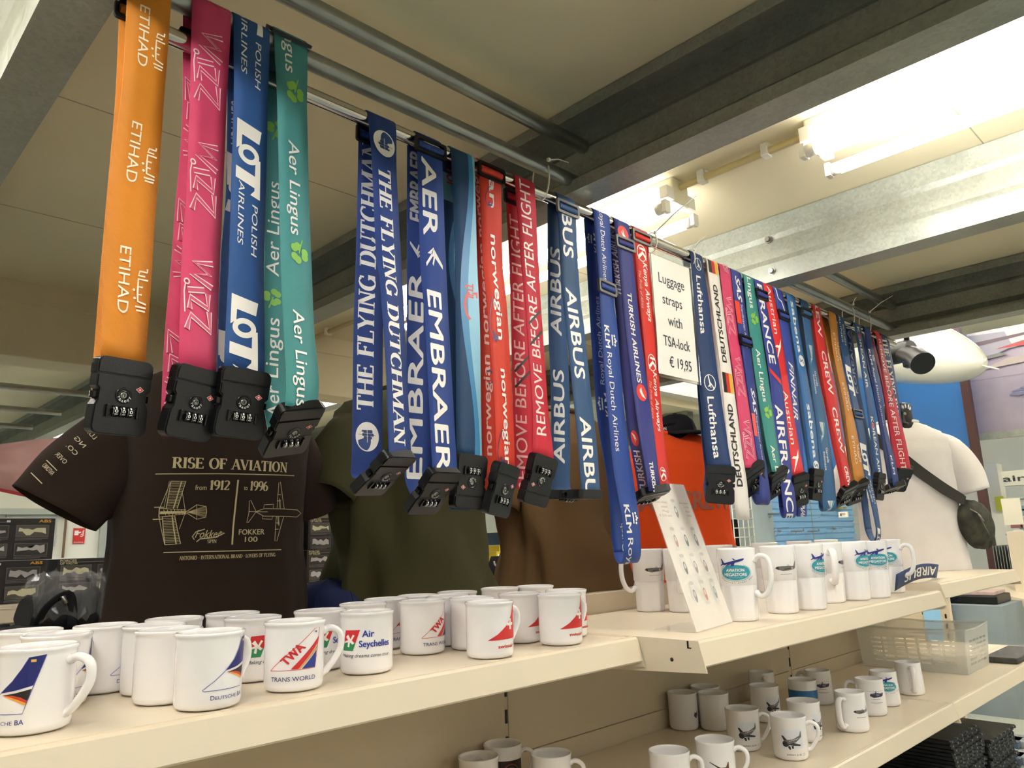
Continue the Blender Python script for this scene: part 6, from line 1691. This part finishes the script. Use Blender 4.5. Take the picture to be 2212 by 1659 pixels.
for k in range(26):
    q = random.Random(k); x, y = w_*(.2+.6*q.random()), h*(.18+.22*q.random()); A.line([(x, y), (x+.05, y+.01), (x+.12, y-.01)], .012, '6C6F92')
A.poly([(w_*.1, h*.62), (w_, h*.66), (w_, h*.72), (w_*.3, h*.70)], 'A79A93'); A.poly([(w_*.05, h*.76), (w_, h*.86), (w_, h), (w_*.05, h)], 'BEB8BC')
A.poly([(.02, h*.78), (w_*.2, h*.74), (w_*.34, h*.80), (w_*.30, h*.96), (.02, h*.98)], '8C8894'); A.poly([(w_*.22, h*.80), (w_*.5, h*.79), (w_, h*.84), (w_, h*.88), (w_*.4, h*.84)], 'A83034'); A.poly([(w_*.0, h*.70), (w_*.3, h*.73), (w_*.25, h*.76), (0, h*.73)], '6A6A66')
A.poly([(w_*.12, h*.86), (w_*.5, h*.90), (w_*.52, h*.92), (w_*.1, h*.90)], '544048')
A.emit(b, flat_fn((6.6, y1, z0), (0, -1, 0), (0, 0, 1)), base=1, eps=.002, step=.0006); obj('print', b, [M_SEA]+A.mats, t)
b = B(); box(b, (6.58, y0, z0-.05), (6.63, y1+.02, z0)); obj('bottom_rail', b, M_GALV, t)
# white column, wall beyond, sign box
a, c = rp(2142, 1100, 6.9), rp(2168, 1100, 6.9); b = B(); box(b, (6.9, c.y, .9), (7.05, a.y, 1.98)); tag(obj('column', b, M_WPLAST), 'plain white column behind the white shirt', 'column')
t = thing('light_box_sign', 'pale sign with dark air cargo lettering at the frame edge', 'sign', rp(2190, 1030, 6.5))
a, c = rp(2166, 1050, 6.5), rp(2300, 1008, 6.5); b = B(); box(b, (6.5, c.y, a.z), (6.6, a.y, c.z)); A = Art(); h = c.z-a.z
A.text('air-CARGO', .01, .66, h*.28, h*.68, '3A3C40', bold=.03); A.emit(b, flat_fn((6.5, a.y, a.z), (0, -1, 0), (0, 0, 1)), base=1, eps=.002); obj('panel', b, [mat('pale_sign_face', 'D5D6C8', .5, var=.03)]+A.mats, t)
for (px, py, w_, h, c, n, l) in ((2186, 1105, .10, .16, 'E0DCCB', 'white_card', 'blank white card on the far shelf behind the sling bag'), (2160, 1088, .06, .11, 'D6D64A', 'yellow_tag', 'small yellow tag behind the sling bag')):
    p = at(px, py, X=6.885 if n[0] == 'y' else 5.5); b = B(); box(b, (p.x, p.y-w_/2, p.z-h/2), (p.x+.015, p.y+w_/2, p.z+h/2)); tag(obj(n, b, mat(n, c, .5, var=.03)), l, 'card')
t = thing('far_shelving', 'pale far shelving with small goods at the frame edge', 'shelving', at(2210, 1120, X=6.2))
for k in range(4):
    p = at(2172, 1075+k*26, X=6.2); b = B(); box(b, (6.2, p.y-.9, p.z-.012), (6.5, p.y, p.z)); obj('shelf_board', b, M_FRAME, t)
b = B(); p = at(2172, 1075, X=6.25); box(b, (6.5, p.y-.9, .4), (6.52, p.y, 1.5)); obj('back_panel', b, mat('mint_panel', 'A9C2BC', .5, var=.04), t)
for k in range(6):
    p = at(2180+k*9, 1092+26*(k % 3), X=6.18); b = B(); box(b, (6.2, p.y-.03, p.z-.07), (6.26, p.y+.03, p.z-.0), bev=.004)
    tag(obj('small_goods', b, mat('goods_%d' % (k % 4), ('C8A0A0', '8E5A5A', 'D7D2CA', '6E8CA0')[k % 4], .5, var=.1)), 'small packaged item on the far shelving at the frame edge', 'package', 'packages on the far shelving')

# blue slatted wall with small model aircraft on wires, grid rack, pale column
YS = 3.6
def sl(px, py): return at(px, py, Y=YS)
M_SLAT = mat('light_blue_slatwall', '93C6EC', .45, var=.03)
a, c = sl(1652, 1260), sl(1838, 1065)
t = thing('slatwall', 'light blue slatted display wall above the tall mugs', 'display wall', (a.x, YS, 1.3))
n = 14; b = B(); box(b, (a.x, YS+.012, 1.0), (c.x, YS+.03, c.z+.05))
hh = (c.z-a.z)/n
for k in range(n): box(b, (a.x, YS, a.z+k*hh), (c.x, YS+.013, a.z+k*hh+hh*.72), bev=.003)
obj('slats', b, M_SLAT, t)
b = B(); q = sl(1757, 1150); box(b, (q.x-.006, YS-.002, a.z), (q.x+.006, YS, c.z)); obj('joint_strip', b, M_FRAME, t)
a, c = sl(1624, 1200), sl(1653, 1050); b = B(); box(b, (a.x, YS-.05, .9), (c.x, YS+.15, 2.1)); b2 = obj('column', b, mat('pale_blue_grey_paint', 'B4C2C2', .5, var=.03)); tag(b2, 'pale blue grey column between the orange vest and the blue slats', 'column')
M_MOD = mat('silver_model_paint', '9A9C9E', .35, .4, var=.08)
def small_plane(label, px, py, s, rz, bi=False):
    p = at(px, py, Y=YS-.10); t = thing('model_aircraft', label, 'aircraft model', p); t.rotation_euler = (0, 0, rz)
    def put(nm, b, m):
        o = obj(nm, b, m, smooth=True, angle=40); o.parent = t
    b = B(); tube(b, [(-s, 0, .01*s), (-.6*s, 0, 0), (.2*s, 0, 0), (.85*s, 0, 0), (s, 0, 0)], [.05*s, .12*s, .15*s, .12*s, .02*s], 12); put('fuselage', b, M_MOD)
    for z in ((-.05, .32) if bi else (-.03,)):
        b = B(); box(b, (.0*s, -.95*s, z*s), (.38*s, .95*s, (z+.04)*s), bev=.01*s); put('wing', b, M_MOD)
    b = B(); box(b, (-.98*s, -.3*s, .0), (-.78*s, .3*s, .03*s)); prism(b, [(-1.0*s, -.012*s, 0), (-.72*s, -.012*s, 0), (-.9*s, -.012*s, .32*s), (-1.02*s, -.012*s, .32*s)], (0, .024*s, 0)); put('tail', b, M_MOD)
    b = B(); c_, s_ = math.cos(-rz), math.sin(-rz); L = lambda y, z: (-s_*y, c_*y, z); tube(b, [(.1*s, 0, -.05*s), L(.03, -.5*s), L(.101, -.55*s)], .0025, 6); put('wire_stand', b, M_WPLAST)
for i, (px, py, s, rz, bi, l) in enumerate(((1684, 1147, .09, .3, True, 'small biplane model on a wire before the blue slats'), (1722, 1147, .07, 2.4, False, 'small jet model on a wire, second before the blue slats'), (1757, 1147, .07, 2.6, False, 'small jet model on a wire, third before the blue slats'), (1802, 1142, .085, .2, False, 'small propeller model on a wire, last before the blue slats'), (1672, 1110, .06, 2.2, False, 'tiny silver jet model high on the blue slats'), (1776, 1112, .06, .4, False, 'tiny dark model high on the blue slats under the blue straps'))): small_plane(l, px, py, s, rz, bi)
p = at(1823, 1096, Y=YS-.08); b = B(); box(b, (p.x-.07, YS-.09, p.z-.012), (p.x+.07, YS-.001, p.z+.004), bev=.004); A = Art(); A.ell(.05, .008, .02, .007, 'B8402F', 12); A.ell(.1, .008, .015, .006, '3F7A4A', 12); A.emit(b, flat_fn((p.x-.07, YS-.09, p.z-.012), (1, 0, 0), (0, 0, 1)), base=1, eps=.001)
tag(obj('colourful_model', b, [M_YEL]+A.mats), 'tiny yellow and red toy at the end of the blue slats', 'toy')
t = thing('grid_rack', 'white wire grid rack beside the orange vest with black stock', 'rack', sl(1600, 1150))
b = B(); a, c = at(1588, 1175, Y=3.2), at(1622, 1080, Y=3.2)
for k in range(5): x = a.x+(c.x-a.x)*k/4; tube(b, [(x, 3.2, 0), (x, 3.2, c.z+.1)], .005, 6)
for k in range(9): z = 1.1+k*.075; tube(b, [(a.x, 3.2, z), (c.x, 3.2, z)], .005, 6)
obj('wire_grid', b, M_WPLAST, t); b = B(); box(b, (a.x-.02, 3.23, 1.0), (a.x+.14, 3.34, 1.62)); obj('stock', b, M_BLKC, t); b = B(); box(b, (a.x, 3.36, 0), (c.x+.3, 3.40, 1.9)); obj('back_panel', b, MATS['pale_blue_grey_paint'], t)
# shelf ends between the low strap and the white shirt
XE = 5.0
def re_(px, py): return at(px, py, X=XE)
t = thing('goods_shelf', 'grey shelf end with white labels between the last straps and the white shirt', 'shelf', re_(1890, 1130))
for i, (py, c) in enumerate(((1112, 0), (1130, 0), (1160, 0))):
    a, c = re_(1842, py+3), re_(1944, py); b = B(); box(b, (XE, c.y, a.z), (XE+.3, a.y, c.z+.004)); obj('board', b, M_FRAME, t)
b = B(); a, c = re_(1842, 1190), re_(1944, 1080); box(b, (XE+.3, c.y, .8), (XE+.32, a.y, c.z+.1)); box(b, (XE, c.y, 0), (XE+.3, a.y, .8)); obj('back_panel', b, mat('light_grey_panel', 'C3C9C8', .5, var=.03), t)
for px0, px1, py0, py1, s, l in ((1900, 1930, 1135, 1120, 'SSA', 'white label with dark capitals on the grey shelf end'), (1868, 1902, 1102, 1088, 'MIG', 'white label higher on the grey shelf end'), (1815, 1832, 1118, 1105, 'F', 'white label at the near side of the grey shelf end')):
    a, c = re_(px0, py0), re_(px1, py1); b = B(); box(b, (XE-.02, c.y, a.z), (XE-.0002, a.y, c.z)); A = Art(); w_, h = a.y-c.y, c.z-a.z
    A.text(s, w_*.2, w_*.8, h*.25, h*.7, '4A4A50'); A.emit(b, flat_fn((XE-.02, a.y, a.z), (0, -1, 0), (0, 0, 1)), base=1, eps=.002); tag(obj('shelf_label', b, [M_PAPER]+A.mats), l, 'label')
a, c = re_(1912, 1100), re_(1934, 1072); b = B(); box(b, (XE, c.y, a.z), (XE+.06, a.y, c.z), bev=.004); tube(b, [Vector((XE-.012, (a.y+c.y)/2+.035*math.cos(k*.5)*.7, (a.z+c.z)/2+.04*math.sin(k*.5))) for k in range(2, 10)], .012, 8, mi=1)
tag(obj('yellow_case', b, [mat('amber_case', 'D99A2B', .4, var=.04), M_BLACK]), 'amber case with black loop beside the white shirt', 'case')
a, c = re_(1898, 1160), re_(1944, 1142); b = B(); box(b, (XE-.01, c.y, a.z), (XE+.1, a.y, c.z), bev=.02); tag(obj('dark_model', b, mat('dark_brown_model', '3A2C28', .5, var=.4, vscale=18)), 'dark brown toy on the grey shelf end', 'toy')

# right: magazine rack, wedge shelf, floor stock
t = thing('magazine_rack', 'cream magazine rack with sloping shelves at the frame edge', 'rack', at(2180, 1330, X=5.8))
b = B(); a = at(2190, 1300, X=5.8); box(b, (5.8, a.y-.75, .0), (5.86, a.y-.02, 1.46), bev=.004); 
obj('side_panel', b, M_CREAM, t)
for k, (px, py) in enumerate(((2110, 1274), (2148, 1548))):
    p = at(px, py, X=5.62); b = B(); prism(b, [(5.62, p.y, p.z), (5.62, p.y-.5, p.z-.10), (5.62, p.y-.5, p.z-.16), (5.62, p.y, p.z-.035)], (.5, 0, .05)); bmesh.ops.recalc_face_normals(b, faces=b.faces[:]); obj('sloping_shelf', b, M_CREAM, t)
for k in range(9):
    p = at(2150+k*6, 1235, X=6.0); b = B(); box(b, (6.0+.004*k, p.y-.010, p.z-.06), (6.3, p.y-.006, p.z+.17)); tag(obj('magazine', b, mat('grey_magazine_edges', '8A8C8C', .5, var=.15, vscale=30)), 'grey edged magazine standing in the cream rack', 'magazine', 'magazines in the cream rack')
for k in range(6):
    p = at(2176+k*7, 1390, X=5.95); b = B(); box(b, (5.95, p.y-.012, p.z-.12), (6.25, p.y-.006, p.z+.18)); tag(obj('magazine', b, mat('dark_magazine', '39404E', .5, var=.2, vscale=30)), 'dark magazine on the middle level of the cream rack', 'magazine', 'dark magazines in the cream rack')
# stacks of black trays under the lower shelf
M_TRAY = mat('black_ribbed_tray', '232527', .35, bump=.3, scale=40, var=.3, vscale=40)
def tray_mesh():
    b = B(); n = 18; P = []
    for k in range(n+1): P.append((.30*k/n, -.006*(k % 2)))
    pts = [Vector((x, y, 0)) for x, y in P]+[Vector((.30, .26, 0)), Vector((0, .26, 0))]
    prism(b, pts, (0, 0, .007)); bmesh.ops.recalc_face_normals(b, faces=b.faces[:]); box(b, (.01, .0, .007), (.29, .25, .0095)); 
    for k in range(0, n, 3): box(b, (.30*k/n+.004, -.005, .006), (.30*k/n+.012, .004, .0105), mi=1)
    o = obj('tray', b, [M_TRAY, M_GREYM]); d = o.data; bpy.data.objects.remove(o); return d
TR = tray_mesh()
t = thing('tray_shelf', 'low cream base shelf carrying the stacks of black trays', 'shelf', (3.0, 1.0, .44)); b = B(); box(b, (XJ1, .83, .41), (XJ2+1.333, YB-.01, .44), bev=.003); obj('shelf_board', b, M_CREAM, t)
for si, (x, y, n, l) in enumerate(((2.16, .86, 26, 'black ribbed tray in the stack under the picture mugs'), (2.62, .84, 40, 'black ribbed tray in the tall stack under the shelf joint'), (2.98, .84, 34, 'black ribbed tray in the stack under the basket'))):
    q = random.Random(si)
    for k in range(n):
        o = bpy.data.objects.new('display_tray', TR); C.objects.link(o); o.location = (x+q.uniform(-.006, .006), y+q.uniform(-.006, .006), .4405+k*.0108); o.rotation_euler = (0, 0, q.uniform(-.02, .02)); tag(o, l, 'tray', 'trays in stack '+('one', 'two', 'three')[si])
ZK = .47
for k in range(6):
    p = at(2118+34*(k % 3), 1600+34*(k//3), Z=ZK+.03); b = B(); box(b, (p.x, p.y-.09, ZK+.001), (p.x+.13, p.y+.06, ZK+.034), bev=.006)
    M = mat('wrapped_pack_%d' % (k % 3), ('C8CCD0', '40506E', '9A9EA2')[k % 3], .12, var=.3, vscale=20, coat=.6)
    tag(obj('wrapped_pack', b, M), 'shiny film wrapped pack low at the frame edge, %s' % ('nearest the trays, upper', 'middle of the upper row', 'last of the upper row', 'nearest the trays, lower', 'middle of the lower row', 'last of the lower row')[k], 'pack')
t = thing('pack_table', 'low grey table under the film wrapped packs', 'table', (4.4, 1.0, 0)); b = B(); box(b, (3.93, .45, ZK-.03), (5.0, 1.6, ZK), bev=.004); obj('table_top', b, M_FRAME, t)
for dx in (3.95, 4.95):
    for dy in (.48, 1.55): b = B(); box(b, (dx, dy, 0), (dx+.03, dy+.03, ZK-.03)); obj('leg', b, M_FRAME, t)
# grey carpet counter seen under the far shelf
t = thing('far_counter', 'dark tray of papers on a grey counter past the tall mugs', 'tray', at(2070, 1290, X=5.2))
p = at(2050, 1303, X=5.2); b = B(); box(b, (5.2, p.y-.26, p.z), (5.5, p.y, p.z+.05), bev=.01); obj('tray', b, M_BLACK, t)
tag(obj('grey_counter', (lambda q: (box(q, (5.1, p.y-.3, 0), (5.56, p.y+.02, p.z-.001)), q)[1])(B()), mat('grey_carpet_cover', '8C979B', .9, var=.08)), 'grey covered counter under the dark tray of papers', 'counter')
b = B(); box(b, (5.22, p.y-.24, p.z+.05), (5.48, p.y-.02, p.z+.07), bev=.003); obj('papers', b, mat('mixed_papers', 'C9B0A8', .6, var=.25, vscale=25), t)
# upright post with slots and blue panel behind it
p = at(2040, 1310, X=4.0); t = thing('slotted_post', 'cream slotted post past the end of the tall mugs', 'post', (4.0, p.y, 0)); b = B(); box(b, (4.0, p.y-.02, 0), (4.03, p.y+.02, 1.30)); obj('post', b, M_CREAM, t)
b = B()
for k in range(16): box(b, (3.999, p.y-.004, .5+k*.045), (4.001, p.y+.004, .5+k*.045+.02))
obj('slots', b, M_BLACK, t)
p = at(2015, 1330, X=4.4); b = B(); box(b, (5.02, p.y*1.14-.09, 0), (5.04, p.y*1.14+.12, 1.5-.24*1.14)); tag(obj('blue_board', b, M_SLAT), 'light blue panel low behind the slotted post', 'panel')
